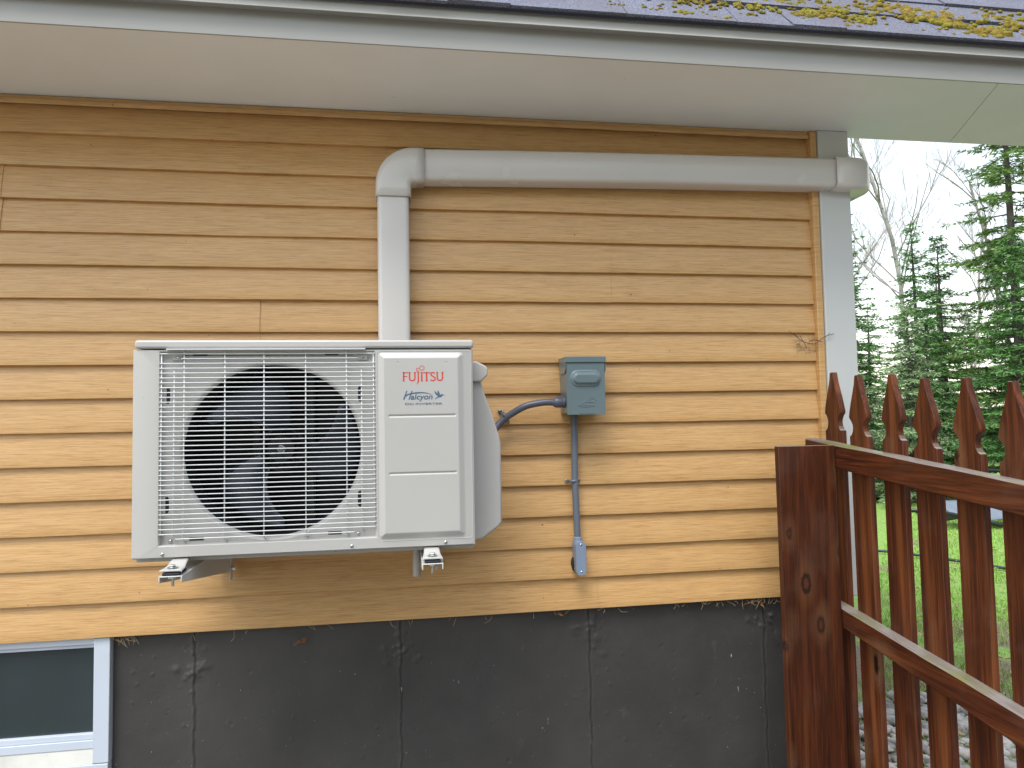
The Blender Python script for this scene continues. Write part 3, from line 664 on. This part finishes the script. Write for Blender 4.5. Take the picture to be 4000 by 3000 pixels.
# brackets with feet
def bracket(xc, label):
    yf = 1.786-D0; root = thing('wall_bracket', (xc, -.2, -.40+H0), label, 'bracket', 'brackets under the outdoor unit')
    a = MB(); hw = .0262; th_ = .0028
    for s in (-1, 1):
        x = xc+s*hw-(th_ if s > 0 else 0)
        a.prism([(x, yf, -.3655+H0), (x, yf, -.350+H0), (x, -.014, -.350+H0), (x, -.014, -.436+H0), (x, -.03, -.438+H0), (x, yf+.02, -.3685+H0)], (th_, 0, 0))
    a.box((xc-hw+th_+.0001, yf, -.3528+H0), (xc+hw-th_-.0001, -.014, -.3502+H0)); a.build('arm', 'bracket', root, bevel=.0012)
    p_ = MB(); p_.box((xc+hw+.0002, -.045, -.462+H0), (xc+hw+.003, -.016, -.335+H0)); p_.box((xc-.02, -.0155, -.60+H0), (xc+hw+.004, -.003, -.30+H0)); 
    p_.v = p_.v[:8]; p_.f = p_.f[:6]
    p_.build('fixing_lug', 'bracket', root)
    b_ = MB(); b_.disc((xc+hw+.003, -.030, -.428+H0), (1, 0, 0), .0085, .003, 16); b_.disc((xc+hw+.006, -.030, -.428+H0), (1, 0, 0), .0065, .009, 6); b_.build('side_bolt', 'steel', root)
    r_ = MB(); r_.box((xc-.020, yf+.002, -.3495+H0), (xc+.0205, yf+.06, -.3425+H0)); r_.build('rubber_pad', 'rubber', root, bevel=.003)
    n_ = MB(); n_.tube([(xc, yf+.018, -.336+H0), (xc, yf+.018, -.377+H0)], .0038, 10); n_.disc((xc, yf+.018, -.3338+H0), (0, 0, 1), .0125, .0016, 20); n_.disc((xc, yf+.018, -.3322+H0), (0, 0, 1), .0075, .0055, 6)
    n_.disc((xc, yf+.018, -.353+H0), (0, 0, -1), .011, .006, 6); n_.build('foot_bolt', 'steel', root)
    # pressed foot of the unit standing on the pad
    f_ = MB(); 
    rs = []
    for y, z, hwf in ((yf+.0015, -.3395, .0235), (yf+.004, -.336, .0235), (yf+.034, -.3355, .0220), (yf+.046, -.333, .0200), (yf+.062, -.3265, .0185), (yf+.085, -.3225, .018)):
        rs.append([Vector((xc-hwf-.0015, y, z-.0035+H0)), Vector((xc-hwf, y, z-.001+H0)), Vector((xc-hwf+.003, y, z+H0)), Vector((xc+hwf-.003, y, z+H0)), Vector((xc+hwf, y, z-.001+H0)), Vector((xc+hwf+.0015, y, z-.0035+H0))])
    f_.rings(rs, False); f_.build('unit_foot', 'cab', unit, smooth=50, solid=.0018)
    return root
bracket(-.550, 'cream steel bracket arm under the left end of the outdoor unit')
bracket(.0665, 'cream steel bracket arm beside the drain tube under the right end of the unit')
dr = MB(); n = 60
dr.tube([(.030-.0005*i/n, 2.0-D0, -.318-.106*i/n+H0) for i in range(n+1)], [.0098+(.0007 if i % 2 else 0) for i in range(n+1)], 16, False)
tag(dr.build('drain_tube', 'tube', smooth=180, solid=.0012), 'short translucent ribbed drain tube hanging below the unit', 'drain tube')

# ------------------------------------------------------------ disconnect box and conduits
bx = thing('disconnect_box', (.575, -.05, .018+H0), 'grey metal electrical disconnect box on the siding right of the unit', 'electrical box')
BY = 2.190-D0
a = MB(); a.box((.513, BY+.004, .021+H0), (.636, -.001, .190+H0)); a.build('enclosure', 'boxgrey', bx, bevel=.003)
a = MB(); a.box((.509, BY-.004, .185+H0), (.643, BY-.001, .2035+H0)); a.box((.509, BY-.0008, .2010+H0), (.643, .0, .2035+H0))
for x in (.509, .6405):
    a.prism([(x, BY-.0008, .2008+H0), (x, -.008, .2008+H0), (x, -.008, .168+H0), (x, -.03, .150+H0), (x, BY+.012, .150+H0), (x, BY+.0005, .162+H0)], (.0025, 0, 0))
a.build('rain_hood', 'boxgrey', bx, bevel=.001)
LX0, LX1, LZ0, LZ1 = .5135, .6385, .0175, .1845
def lh(x, z):
    d = sdr(x, z, .524, .627, .1065, .160, .0267); h = .0035*(1-sst(-.004, .001, d)); 
    d2 = sdr(x, z, .533, .620, .115, .150, .0175); h += .0065*(1-sst(-.006, .003, d2))
    return h
a = MB(); a.grid(125, 165, lambda u, v: (LX0+(LX1-LX0)*u, BY-lh(LX0+(LX1-LX0)*u, LZ0+(LZ1-LZ0)*v), LZ0+(LZ1-LZ0)*v+H0))
a.box((LX0, BY+.0003, LZ0+H0), (LX1, BY+.003, LZ1+H0)); lid = a.build('lid', 'boxgrey', bx, smooth=40)
def bpt(px, py): return Vector((.512+(px-335)*1.53e-4, BY-.0004, .202-(py-250)*1.49e-4+H0))
a = MB()
for pts in ([(565, 1283), (620, 1275), (670, 1240), (730, 1218), (800, 1218), (850, 1233), (905, 1232), (935, 1255), (930, 1285), (905, 1308), (800, 1322), (700, 1326), (620, 1305), (575, 1287)],
            [(830, 1215), (818, 1180), (832, 1140), (870, 1120), (905, 1132), (930, 1162), (985, 1170), (940, 1186), (905, 1205), (880, 1228)],
            [(680, 1306), (720, 1265), (735, 1300), (760, 1268), (775, 1300), (800, 1282), (815, 1302), (840, 1278), (860, 1300), (885, 1280), (920, 1300)]):
    a.tube([bpt(*p) for p in smooth_pts(pts, 4)], .0009, 6)
a.disc(bpt(893, 1155), (0, -1, 0), .0008, .0008, 8); a.build('emblem', 'boxgrey', lid, smooth=180)
a = MB(); a.box((bpt(622, 0).x, BY-.0012, bpt(0, 1483).z), (bpt(942, 0).x, BY+.0002, bpt(0, 1470).z)); a.build('latch_slot', 'rubber', lid)
a = MB(); a.box((bpt(640, 0).x, BY-.004, bpt(0, 1487).z), (bpt(930, 0).x, BY-.0011, bpt(0, 1477).z)); a.build('latch_tab', 'boxgrey', lid)
# flexible conduit to the unit
fx = thing('flexible_conduit', (.38, -.05, .03+H0), 'dark grey flexible conduit curving from the unit to the disconnect box', 'conduit')
path = smooth_pts([(.515, -.066, .0585), (.480, -.066, .0585), (.448, -.064, .0595), (.389, -.055, .049), (.339, -.040, .0225), (.314, -.034, .004), (.293, -.036, -.018), (.276, -.045, -.045), (.250, -.07, -.09), (.215, -.11, -.12)], 14)
path = [Vector((p.x, p.y, p.z+H0)) for p in path]
a = MB(); a.tube(path, [.0108+(.0005 if i % 2 else 0) for i in range(len(path))], 18); a.build('hose', 'pvcflex', fx, smooth=180)
a = MB(); a.loft((.4745, -.066, .0587+H0), (1, 0, 0), [(.0112, -.001), (.0155, .004), (.0175, .010), (.0175, .026), (.0165, .028), (.0165, .030), (.0185, .0305), (.0185, .036), (.012, .038)], 24)
for i in range(10):
    an = i*pi/5; a.obox((.486, -.066+.0172*cos(an)-.0005, .0587+H0+.0172*sin(an)), (.016, 0, 0), (0, .001, 0), (0, .0, .0012))
a.build('connector', 'pvcflex', fx, smooth=35)
def clamp(parent_label, c, axis, r, ang, mat, scale=1):
    root = thing('conduit_clamp', (c[0], -.01, c[1]+H0), parent_label, 'clamp', 'pipe clamps on the conduits')
    ca, sa = cos(ang), sin(ang)     # direction across the pipe
    a = MB(); hw = .0058*scale; yc = axis
    prof = [(-r-.010, 0), (-r-.010, .0022), (-r-.002, .003)]+[(-(r+.0022)*cos(radians(q_)), yc+(r+.0022)*sin(radians(q_))) for q_ in range(10, 171, 16)]+[(r+.002, .003), (r+.010, .0022), (r+.010, 0)]
    rs = []
    for s in (-hw, hw):
        rs.append([Vector((c[0]+u*ca-s*sa, -v-.0005, c[1]+u*sa+s*ca+H0)) for u, v in prof])
    a.rings(rs, False); a.build('strap', mat, root, smooth=50, solid=.0018)
    for s in (-1, 1):
        u = s*(r+.0085); b_ = MB(); p = Vector((c[0]+u*ca, -.0024, c[1]+u*sa+H0)); b_.disc(p, (0, -1, 0), .0068, .0018, 18); b_.build('lug', mat, root)
        b_ = MB(); b_.disc(p+Vector((0, -.0018, 0)), (0, -1, 0), .0054, .001, 16); b_.disc(p+Vector((0, -.0028, 0)), (0, -1, 0), .004, .003, 6); b_.build('screw', 'steel', root)
clamp('grey two-screw clamp holding the curved flexible conduit', (.3215, .0175), .030, .0118, radians(-52), 'pvcflex')
clamp('grey two-screw clamp halfway down the vertical conduit', (.5475, -.199), .018, .0112, 0, 'pvc', .8)
cn = thing('vertical_conduit', (.556, -.02, -.49+H0), 'straight grey conduit dropping from the disconnect box to an oval fitting', 'conduit')
a = MB(); a.tube([(.5535, -.021, .02+H0), (.551, -.021, -.20+H0), (.5555, -.022, -.385+H0)], .0108, 20); a.build('pipe', 'pvc', cn, smooth=60)
a = MB(); a.loft((.5535, -.021, .018+H0), (0, 0, -1), [(.0125, 0), (.0132, .002), (.0132, .017), (.0115, .0175)], 20); a.build('coupling', 'pvc', cn, smooth=35)
a = MB(); a.loft((.5555, -.024, -.380+H0), (0, 0, -1), [(.012, 0), (.014, .002), (.014, .018), (.0155, .024)], 20); 
zt_, zb_ = -.398, -.4985
pr = [(x, z) for x, z in arc(.5575, zt_-.008, .0155, 0, 180, 10)]+[(x, z) for x, z in arc(.5575, zb_+.0155, .0155, 180, 360, 10)]
a.prism([(x, -.052, z+H0) for x, z in pr], (0, .050, 0)); lb = a.build('fitting_body', 'lb', cn, smooth=35)
a = MB(); pr = [(x, z) for x, z in arc(.5578, zt_-.008, .0168, 0, 180, 14)]+[(x, z) for x, z in arc(.5578, zb_+.0155, .0168, 180, 360, 14)]
a.prism([(x, -.0565, z+H0) for x, z in pr], (0, .0043, 0)); a.build('fitting_cover', 'lb', cn, bevel=.0012)
for z in (-.401, -.4875):
    a = MB(); a.disc((.5578, -.0566, z+H0), (0, -1, 0), .0036, .0015, 14, 1); a.box((.5553, -.0586, z-.0004+H0), (.5603, -.0578, z+.0004+H0)); a.build('cover_screw', 'steel', cn)
a = MB()
rp = random.Random(5)
vs = []
for j, (rr_, yy) in enumerate(((1, -.0), (.92, -.018), (.5, -.026))):
    for k in range(14):
        q_ = 2*pi*k/14; vs.append(Vector((.5485+.0125*rr_*cos(q_)*(1+.12*rp.uniform(-1, 1)), yy, -.470+.026*rr_*sin(q_)*(1+.12*rp.uniform(-1, 1))+H0)))
a.add(vs, [(j*14+k, j*14+(k+1) % 14, (j+1)*14+(k+1) % 14, (j+1)*14+k) for j in range(2) for k in range(14)]+[tuple(range(28, 42))])
a.build('sealing_putty', 'putty', cn, smooth=180)

# ------------------------------------------------------------ picket fence
SL = .0975                      # the ground and rails fall towards the camera
fence = thing('picket_fence', (1.41, -.6, 0), 'reddish brown stained wooden fence with spear topped pickets and two rails', 'fence')
XF = 1.37
def rail(z_at, d0, h0, h1, slope, name='rail'):
    a = MB(); dA, dB = 2.262, .55; n = 16; rs = []; rn = random.Random(int(z_at*100))
    for i in range(n+1):
        d = dA+(dB-dA)*i/n; z = z_at+slope*(d-d0); h = h0+(h1-h0)*i/n; j = rn.uniform(-.0012, .0012); k = rn.uniform(-.0015, .0015)
        rs.append([W(XF, d, z+j-.0045), W(XF+.0045, d, z+k), W(XF+.038, d, z+k), W(XF+.038, d, z-h), W(XF+.002, d, z-h+j), W(XF, d, z-h+.003)])
    a.rings(rs); m_ = len(a.v); a.add(rs[0], [(5, 4, 3, 2, 1, 0)]); a.add(rs[-1], [(0, 1, 2, 3, 4, 5)])
    return a.build(name, 'wood_rail', fence, smooth=25)
rail(-.094, 2.075, .078, .072, .0965)
rail(-.6115, 2.09, .058, .095, .111)
def picket_mesh():
    hw = .0435
    pts = [(0, .006), (-.004, .0075), (-.030, .0125), (-.060, .0225), (-.090, .033), (-.115, .040), (-.130, .0435), (-.136, .0425), (-.144, .034), (-.155, .0275), (-.166, .0255), (-.178, .028), (-.188, .034), (-.193, .0425), (-.196, .0435), (-1.62, .0435)]
    return pts
PK = picket_mesh()
first = None
for i in range(11):
    d = 2.157-.1406*i; ztip = .1435-.0975*(2.157-d)+(0, -.001, .001, -.002, .002, -.001, .002, 0, .001, 0, 0)[i]
    if first is None:
        a = MB(); nv = len(PK); x0, x1 = 1.4083, 1.4275; rs = []
        for xx, ins in ((x0, .0012), (x0+.0012, 0), (x1-.0012, 0), (x1, .0012)):
            lft = [Vector((xx, d-D0+max(.001, w_-ins), ztip+z-(ins if z == 0 else 0)+H0)) for z, w_ in PK]; rgt = [Vector((xx, d-D0-max(.001, w_-ins), ztip+z-(ins if z == 0 else 0)+H0)) for z, w_ in PK[::-1]]
            rs.append(lft+rgt)
        a.rings(rs); N = len(rs[0]); 
        for base in (0, 3*N):        # faces as strips of quads
            a.add([rs[0 if base == 0 else 3][k] for k in range(N)], [(k, k+1, N-2-k, N-1-k) for k in range(N//2-1)])
        first = a.build('picket', 'wood', fence, smooth=35); d_first, z_first = d, ztip
    else:
        o = first.copy(); C.objects.link(o); o.parent = fence; o.location = (random.Random(i).uniform(-.0008, .0008), d-d_first, ztip-z_first); o.rotation_euler = (radians(random.Random(i+40).uniform(-.25, .25)), 0, 0)
        if i == 1: o.rotation_euler = (radians(-.35), 0, 0)
for i in range(1):
    a = MB(); a.obox(W(1.1735, 2.088, -1.62), (.1945, 0, 0), (0, .024, 0), (-.0025, 0, 1.525)); a.build('post_board', 'wood_post', fence, bevel=.002)

# ------------------------------------------------------------ far side of the fence: seat frame and hose
seat = thing('lawn_seat', (8.2, 6.9, 0), 'black tubular seat frame with grey fabric on the lawn behind the fence', 'garden seat')
DS = 9.0-D0
a = MB(); a.tube([(6.95, DS, -1.345+H0), (7.3, DS, -1.37+H0), (7.66, DS, -1.43+H0), (8.3, DS-.1, -1.585+H0), (9.3, DS-.3, -1.62+H0)], .028, 8)
a.tube([(7.7, DS+.5, .0), (7.7, DS+.5, -.80+H0), (8.4, DS+.45, -.84+H0), (9.3, DS+.3, -.90+H0)], .03, 8)
a.tube([(9.3, DS-.3, 0), (9.3, DS-.3, -1.2+H0), (9.35, DS+.3, -.86+H0)], .028, 8)
a.build('frame', 'blackmetal', seat, smooth=180)
a = MB(); a.grid(12, 6, lambda u, v: (7.72+1.6*u, DS+.45-.5*v-.1*u, H0-1.27-.05*u-.23*v-.02*sin(u*9))); a.build('seat_fabric', 'greyfab', seat, smooth=180, solid=.015)
a = MB()
a.grid(10, 6, lambda u, v: (7.0+.85*u, DS-.01, H0-1.345-.12*u-.10*sin(pi*min(1, u*1.0))*v+.02*(1-v))); a.build('seat_underside', 'blackmetal', seat, smooth=180, solid=.02)
hs_ = MB(); hp = [(4.6, 8.4), (5.1, 8.0), (5.567, 7.693), (5.775, 7.407), (5.952, 7.037), (6.117, 6.62), (6.35, 6.0), (6.5, 5.4)]
pp = smooth_pts(hp, 6); hs_.tube([(p.x, p.y-D0, .035) for p in pp], .016, 8); tag(hs_.build('garden_hose', 'hose', smooth=180), 'dark garden hose lying across the lawn behind the pickets', 'hose')

# ------------------------------------------------------------ trees
def spruce_mesh(name, h, R, seed, base=.08, step=.24, dens=1.0, droop=.25, mat='mossgreen', spray=.075):
    rn = random.Random(seed); tk = MB(); n = 10
    bend = [rn.uniform(-.02, .02)*h for _ in range(2)]
    def axis(z): return Vector((bend[0]*sin(z/h*2.2), bend[1]*sin(z/h*1.7), z))
    tk.tube([axis(h*i/n) for i in range(n+1)], [.0125*h*(1-i/n)**.8+.005 for i in range(n+1)], 7)
    cr_ = MB(); z = h*base
    while z < h*.985:
        fr_ = z/h; L0 = R*((1-fr_)**.85)*(1 if fr_ > .2 else .75+fr_)+.06
        nb = max(4, int(rn.uniform(4.5, 7.5)*dens)); a0 = rn.random()*6
        for b_i in range(nb):
            if rn.random() < .12: continue
            an = a0+2*pi*b_i/nb+rn.uniform(-.3, .3); L = L0*rn.uniform(.55, 1.12); dz = -droop*L+rn.uniform(-.08, .08)
            if fr_ > .8: dz = .35*L
            o = axis(z+rn.uniform(-.1, .1)); dr_ = Vector((cos(an), sin(an), 0)); sd_ = Vector((-sin(an), cos(an), 0))
            ns = max(3, int(L/.085)); pts = [o+dr_*L*q_+Vector((0, 0, dz*q_+.22*L*q_*q_*droop*2)) for q_ in [i/ns for i in range(ns+1)]]
            tk.tube([pts[0], pts[ns//2], pts[-1]], [.010+.006*L, .006+.002*L, .002], 4, False)
            for i in range(1, ns+1):
                p = pts[i]; q_ = i/ns; w_ = (.30*L*(1-q_)+.06)*rn.uniform(.6, 1.15)
                if q_ < .18 and L > .6: continue
                for sgn in (-1, 1):
                    m_ = max(1, int(w_/.055)); tdir = (sd_*sgn*.85+dr_*.55+Vector((0, 0, rn.uniform(-.35, .05)))).normalized()
                    for k in range(m_):
                        c0 = p+tdir*w_*k/m_; sl_ = spray*rn.uniform(.7, 1.35)
                        for rep in range(4):
                            dd = (tdir+Vector((rn.uniform(-.7, .7), rn.uniform(-.7, .7), rn.uniform(-.5, .45)))).normalized(); up_ = Vector((rn.uniform(-1, 1), rn.uniform(-1, 1), rn.uniform(-1, 1))); wv = dd.cross(up_).normalized()*sl_*.095
                            cr_.add([c0-wv*.4, c0+dd*sl_*.5+wv, c0+dd*sl_, c0+dd*sl_*.5-wv], [(0, 1, 2, 3)])
        z += step*rn.uniform(.75, 1.25)*(1.1-.4*fr_)
    def mk(mb, nm, mt):
        me = bpy.data.meshes.new(nm); me.from_pydata([tuple(v) for v in mb.v], [], mb.f); me.update(); me.materials.append(M[mt]); return me
    return mk(tk, name+'_trunk', 'bark'), mk(cr_, name+'_crown', mat), h
def bare_mesh(h, seed, spread=.5, mat='twig', levels=4, lean=(0, 0)):
    rn = random.Random(seed); tk = MB(); cr_ = MB()
    def grow(mb, p, d, L, r, lv):
        n = 8 if lv == 0 else 4; pts = [p]; dd = d.copy()
        for i in range(n):
            dd = (dd+Vector((rn.uniform(-.3, .3), rn.uniform(-.3, .3), rn.uniform(-.08, .2)))*(.35 if lv == 0 else 1.1)).normalized(); pts.append(pts[-1]+dd*L/n)
        mb.tube(pts, [r*(1-.5*i/n) for i in range(n+1)], 5 if lv == 0 else 3, False)
        if lv >= levels: 
            return
        nb = (16 if lv == 0 else 6)
        for i in range(nb):
            q_ = .35+.65*rn.random() if lv == 0 else .2+.8*rn.random(); k = min(n-1, int(q_*n)); o = pts[k].lerp(pts[k+1], q_*n-k)
            an = rn.random()*6.28; side = Vector((cos(an), sin(an), rn.uniform(.2, .9))).normalized(); nd_ = (dd*(1-spread)+side*spread).normalized()
            grow(cr_, o, nd_, L*rn.uniform(.2, .34)*(1.1-.3*q_) if lv == 0 else L*rn.uniform(.35, .6), r*.34, lv+1)
    grow(tk, Vector((0, 0, 0)), Vector((lean[0], lean[1], 1)).normalized(), h, .0075*h, 0)
    def mk(mb, nm, mt):
        me = bpy.data.meshes.new(nm); me.from_pydata([tuple(v) for v in mb.v], [], mb.f); me.update(); me.materials.append(M[mt]); return me
    return mk(tk, 'bare_trunk', mat if mat == 'birch' else 'twig'), mk(cr_, 'bare_crown', 'twig'), h
def plant(name, proto, x, y, h, rz, label, cat, group, wide=1):
    o = bpy.data.objects.new(name, None); C.objects.link(o); o.location = (x, y, 0); s = h/proto[2]; o.scale = (s*wide, s*wide, s); o.rotation_euler = (0, 0, rz)
    tag(o, label, cat, group)
    for nm, me in (('trunk', proto[0]), ('crown', proto[1])):
        c = bpy.data.objects.new(nm, me); C.objects.link(c); c.parent = o
    return o
SA = spruce_mesh('spruce_a', 6.4, 1.6, 1, .12, .24, 1.1, .28, spray=.10)
SB = spruce_mesh('spruce_b', 5.6, 1.9, 2, .08, .22, 1.1, .22, spray=.10)
SF = spruce_mesh('spruce_f', 4.6, 1.55, 3, .02, .17, 1.3, .12, spray=.10)
SE = spruce_mesh('spruce_e', 9.0, 2.3, 5, .10, .30, 1.1, .05, 'pine', .12)
SG = spruce_mesh('spruce_g', 4.0, 1.6, 7, .03, .18, 1.2, .3, 'lichen', .10)
BA = bare_mesh(9, 11, .5, 'birch', 4, (-.12, 0)); BB = bare_mesh(7, 12, .42, 'twig', 4)
TG = 'evergreens at the edge of the lawn'
G_ = 'bare trees among the evergreens'
plant('spruce_tree', SA, 9.67, 11.69, 6.3, .3, 'dark spruce rising right beside the white corner trim', 'tree', TG)
plant('spruce_tree', SA, 12.48, 13.34, 6.45, 2.1, 'slim pointed spruce standing just right of the leaning birch', 'tree', TG)
plant('spruce_tree', SB, 12.38, 12.12, 5.75, 1.2, 'spruce with a narrow tip between the slim spruce and the tallest tree', 'tree', TG)
plant('tall_spruce', SE, 12.4, 10.2, 9.6, .7, 'tallest loose spruce reaching the eave at the right edge', 'tree', TG)
plant('spruce_tree', SF, 9.75, 7.6, 4.5, .2, 'bushy bright green young spruce at the right, lower branches to the lawn', 'tree', TG, 1.0)
plant('spruce_tree', SG, 9.31, 9.6, 3.75, 2.0, 'pale lichen covered spruce in the middle of the lower row', 'tree', TG)
plant('spruce_tree', SG, 8.6, 10.5, 3.6, 4.0, 'pale shaggy spruce low beside the corner trim', 'tree', TG)
plant('spruce_tree', SF, 10.4, 10.4, 3.7, 1.0, 'low dense spruce behind the pale lichen covered one', 'tree', TG)
plant('spruce_tree', SF, 9.9, 12.4, 4.2, 3.0, 'dense green spruce under the leaning birch', 'tree', TG, .9)
plant('spruce_tree', SB, 8.9, 12.8, 4.6, 2.5, 'half height spruce close behind the corner trim tree', 'tree', TG)
plant('spruce_tree', SF, 11.3, 7.9, 3.9, 5.0, 'broad spruce beyond the bushy one at the far right', 'tree', TG, 1.1)
plant('spruce_tree', SB, 12.9, 9.2, 6.4, .4, 'dark spruce partly hidden behind the tallest tree', 'tree', TG)
plant('birch_tree', BA, 14.2, 15.2, 10.5, .2, 'leaning bare birch with pale bark above the spruces', 'tree', G_)
plant('bare_tree', BB, 14.0, 18.6, 11.0, 1.0, 'bare twiggy tree beside the duct end under the eave', 'tree', G_)
plant('bare_tree', BB, 16.6, 16.3, 7.6, 3.0, 'bare twiggy tree left of the tallest spruce', 'tree', G_)
plant('bare_tree', BB, 12.6, 17.2, 8.2, 4.4, 'bare tree rising behind the corner trim spruce', 'tree', G_)
plant('bare_tree', BB, 13.6, 11.4, 7.0, 5.4, 'bare branches in front of the tallest spruce', 'tree', G_)
rt = random.Random(21); far = []
ft_, fc_ = MB(), MB()
fobj = []
for i in range(17):
    an = radians(22+i*2.0+rt.uniform(-.5, .5)); dist = rt.uniform(24, 34); x = dist*sin(an); y = dist*cos(an)-D0
    pr_ = rt.choice((SA, SB, SF)); s = rt.uniform(.62, .85)
    for me, mb in ((pr_[0], ft_), (pr_[1], fc_)):
        vv = [v.co for v in me.vertices]; rz = rt.random()*6; cz_, sz_ = cos(rz), sin(rz)

        mb.add([(x+(v.x*cz_-v.y*sz_)*1.5*s, y+(v.x*sz_+v.y*cz_)*1.5*s, v.z*s*1.25) for v in vv], [tuple(p.vertices) for p in me.polygons])
fw = thing('woods', (18, 22, 0), 'far off row of evergreens seen between the nearer trunks', 'woods'); fw['kind'] = 'stuff'
WORLD[fw.name] = Vector((18, 22, 0))
ft_.build('trunks', 'bark', fw)['kind'] = 'stuff'; fc_.build('crowns', 'mossgreen', fw)['kind'] = 'stuff'

bt_, bc_ = MB(), MB()  # unseen tree row behind the camera, added to cut low sky light
for i in range(50):
    an = radians(96+i*2.15+rt.uniform(-1, 1)) if i % 2 == 0 else radians(97+i*2.15+rt.uniform(-2, 2)); dist = rt.uniform(10.5, 12.5) if i % 2 == 0 else rt.uniform(13, 16)
    x = dist*sin(an); y = dist*cos(an)-D0; s = rt.uniform(1.1, 1.5)*dist/11.5; rz = rt.random()*6; cz_, sz_ = cos(rz), sin(rz)
    for me, mb in ((SF[0], bt_), (SF[1], bc_)):
        mb.add([(x+(v.co.x*cz_-v.co.y*sz_)*1.15*s, y+(v.co.x*sz_+v.co.y*cz_)*1.15*s, v.co.z*s) for v in me.vertices], [tuple(p.vertices) for p in me.polygons])
rw_ = thing('woods', (0, -14, 0), 'unseen evergreen woods added opposite the siding to block low sky light', 'woods'); rw_['kind'] = 'stuff'
bt_.build('trunks', 'bark', rw_)['kind'] = 'stuff'; bc_.build('crowns', 'mossgreen', rw_)['kind'] = 'stuff'

# ------------------------------------------------------------ small debris
dg = MB(); rd_ = random.Random(8)
def strand(x, z, L, a_, y=.012):
    p0 = Vector((x, y, z+H0)); p2 = p0+Vector((L*cos(a_), -.008*rd_.random(), L*sin(a_))); p1 = (p0+p2)/2+Vector((rd_.uniform(-.2, .2)*L, -.004, rd_.uniform(-.2, .2)*L)); dg.tube(smooth_pts([p0, p1, p2], 3), .0006, 4)
for cx_, n_, sp_ in ((1.19, 40, .045), (.95, 10, .03), (-.83, 26, .03), (-.55, 8, .05), (-.02, 8, .06), (.2, 5, .06), (.64, 8, .05), (1.08, 12, .03), (-.3, 5, .1), (.4, 5, .1)):
    for i in range(int(n_*.6)): strand(cx_+rd_.gauss(0, sp_), -.622-.006*rd_.random(), rd_.uniform(.008, .034), rd_.uniform(-3.0, -.15))
tag(dg.build('dead_grass', 'straw', smooth=180), 'wisps of dead grass caught under the bottom edge of the siding', 'dead grass', kind='stuff')
def leaf(x, z, s, rot, label, y=.008):
    a = MB(); out = [(0, .35), (.3, .3), (.62, .5), (.75, .22), (1.1, .3), (.85, -.02), (.7, -.3), (.3, -.35), (.05, -.6), (-.2, -.3), (-.6, -.22), (-1.25, .12), (-.65, .12), (-.3, .42)]
    c_, s_ = cos(rot), sin(rot); vs = [Vector((x+s*(u*c_-v*s_), y-.35*s*abs(u)*abs(u)-.004*sin(5*v), z+s*(u*s_+v*c_)*.7+H0)) for u, v in out]; ctr = Vector((x, y+.002, z+H0))
    a.add(vs+[ctr], [(i, (i+1) % 14, 14) for i in range(14)]); return tag(a.build('dry_leaf', 'leaf', solid=.0008), label, 'leaf', 'dry leaves caught on the foundation')
leaf(-.322, -.668, .022, .6, 'curled brown leaf stuck on the foundation below the unit')
leaf(1.205, -.640, .018, 1.9, 'crumpled brown leaf under the siding beside the fence board')
leaf(1.150, -.638, .014, .3, 'small tan leaf left of the crumpled one under the siding')
leaf(.498, -.634, .010, 2.6, 'tiny brown leaf under the siding below the disconnect box')
wb = MB(); rw = random.Random(3)
def wtw(pts, r): wb.tube(smooth_pts([Vector((x, y, z+H0)) for x, y, z in pts], 5), r, 5)
wtw([(1.355, -.006, .293), (1.375, -.012, .268), (1.400, -.018, .255), (1.425, -.024, .252), (1.445, -.030, .268), (1.468, -.032, .280), (1.492, -.034, .286)], .0012)
wtw([(1.378, -.006, .282), (1.388, -.010, .262), (1.396, -.012, .245), (1.398, -.012, .236)], .001)
wtw([(1.41, -.01, .262), (1.43, -.02, .266), (1.45, -.026, .258)], .0014); wtw([(1.465, -.032, .279), (1.478, -.030, .290)], .0007); wtw([(1.34, -.004, .300), (1.355, -.006, .286), (1.37, -.006, .276)], .0007)
for i in range(70):
    x = 1.36+.08*rw.random(); z = .222+.05*rw.random(); a_ = rw.random()*6; L = .006+.014*rw.random()
    wb.tube([(x, -.003, z+H0), (x+L*cos(a_), -.006-.01*rw.random(), z+L*sin(a_)*.6+H0)], .0004, 3)
tag(wb.build('twig_nest', 'bark', smooth=180), 'wisp of twigs and cobweb stuck at the siding corner above the fence', 'twigs')
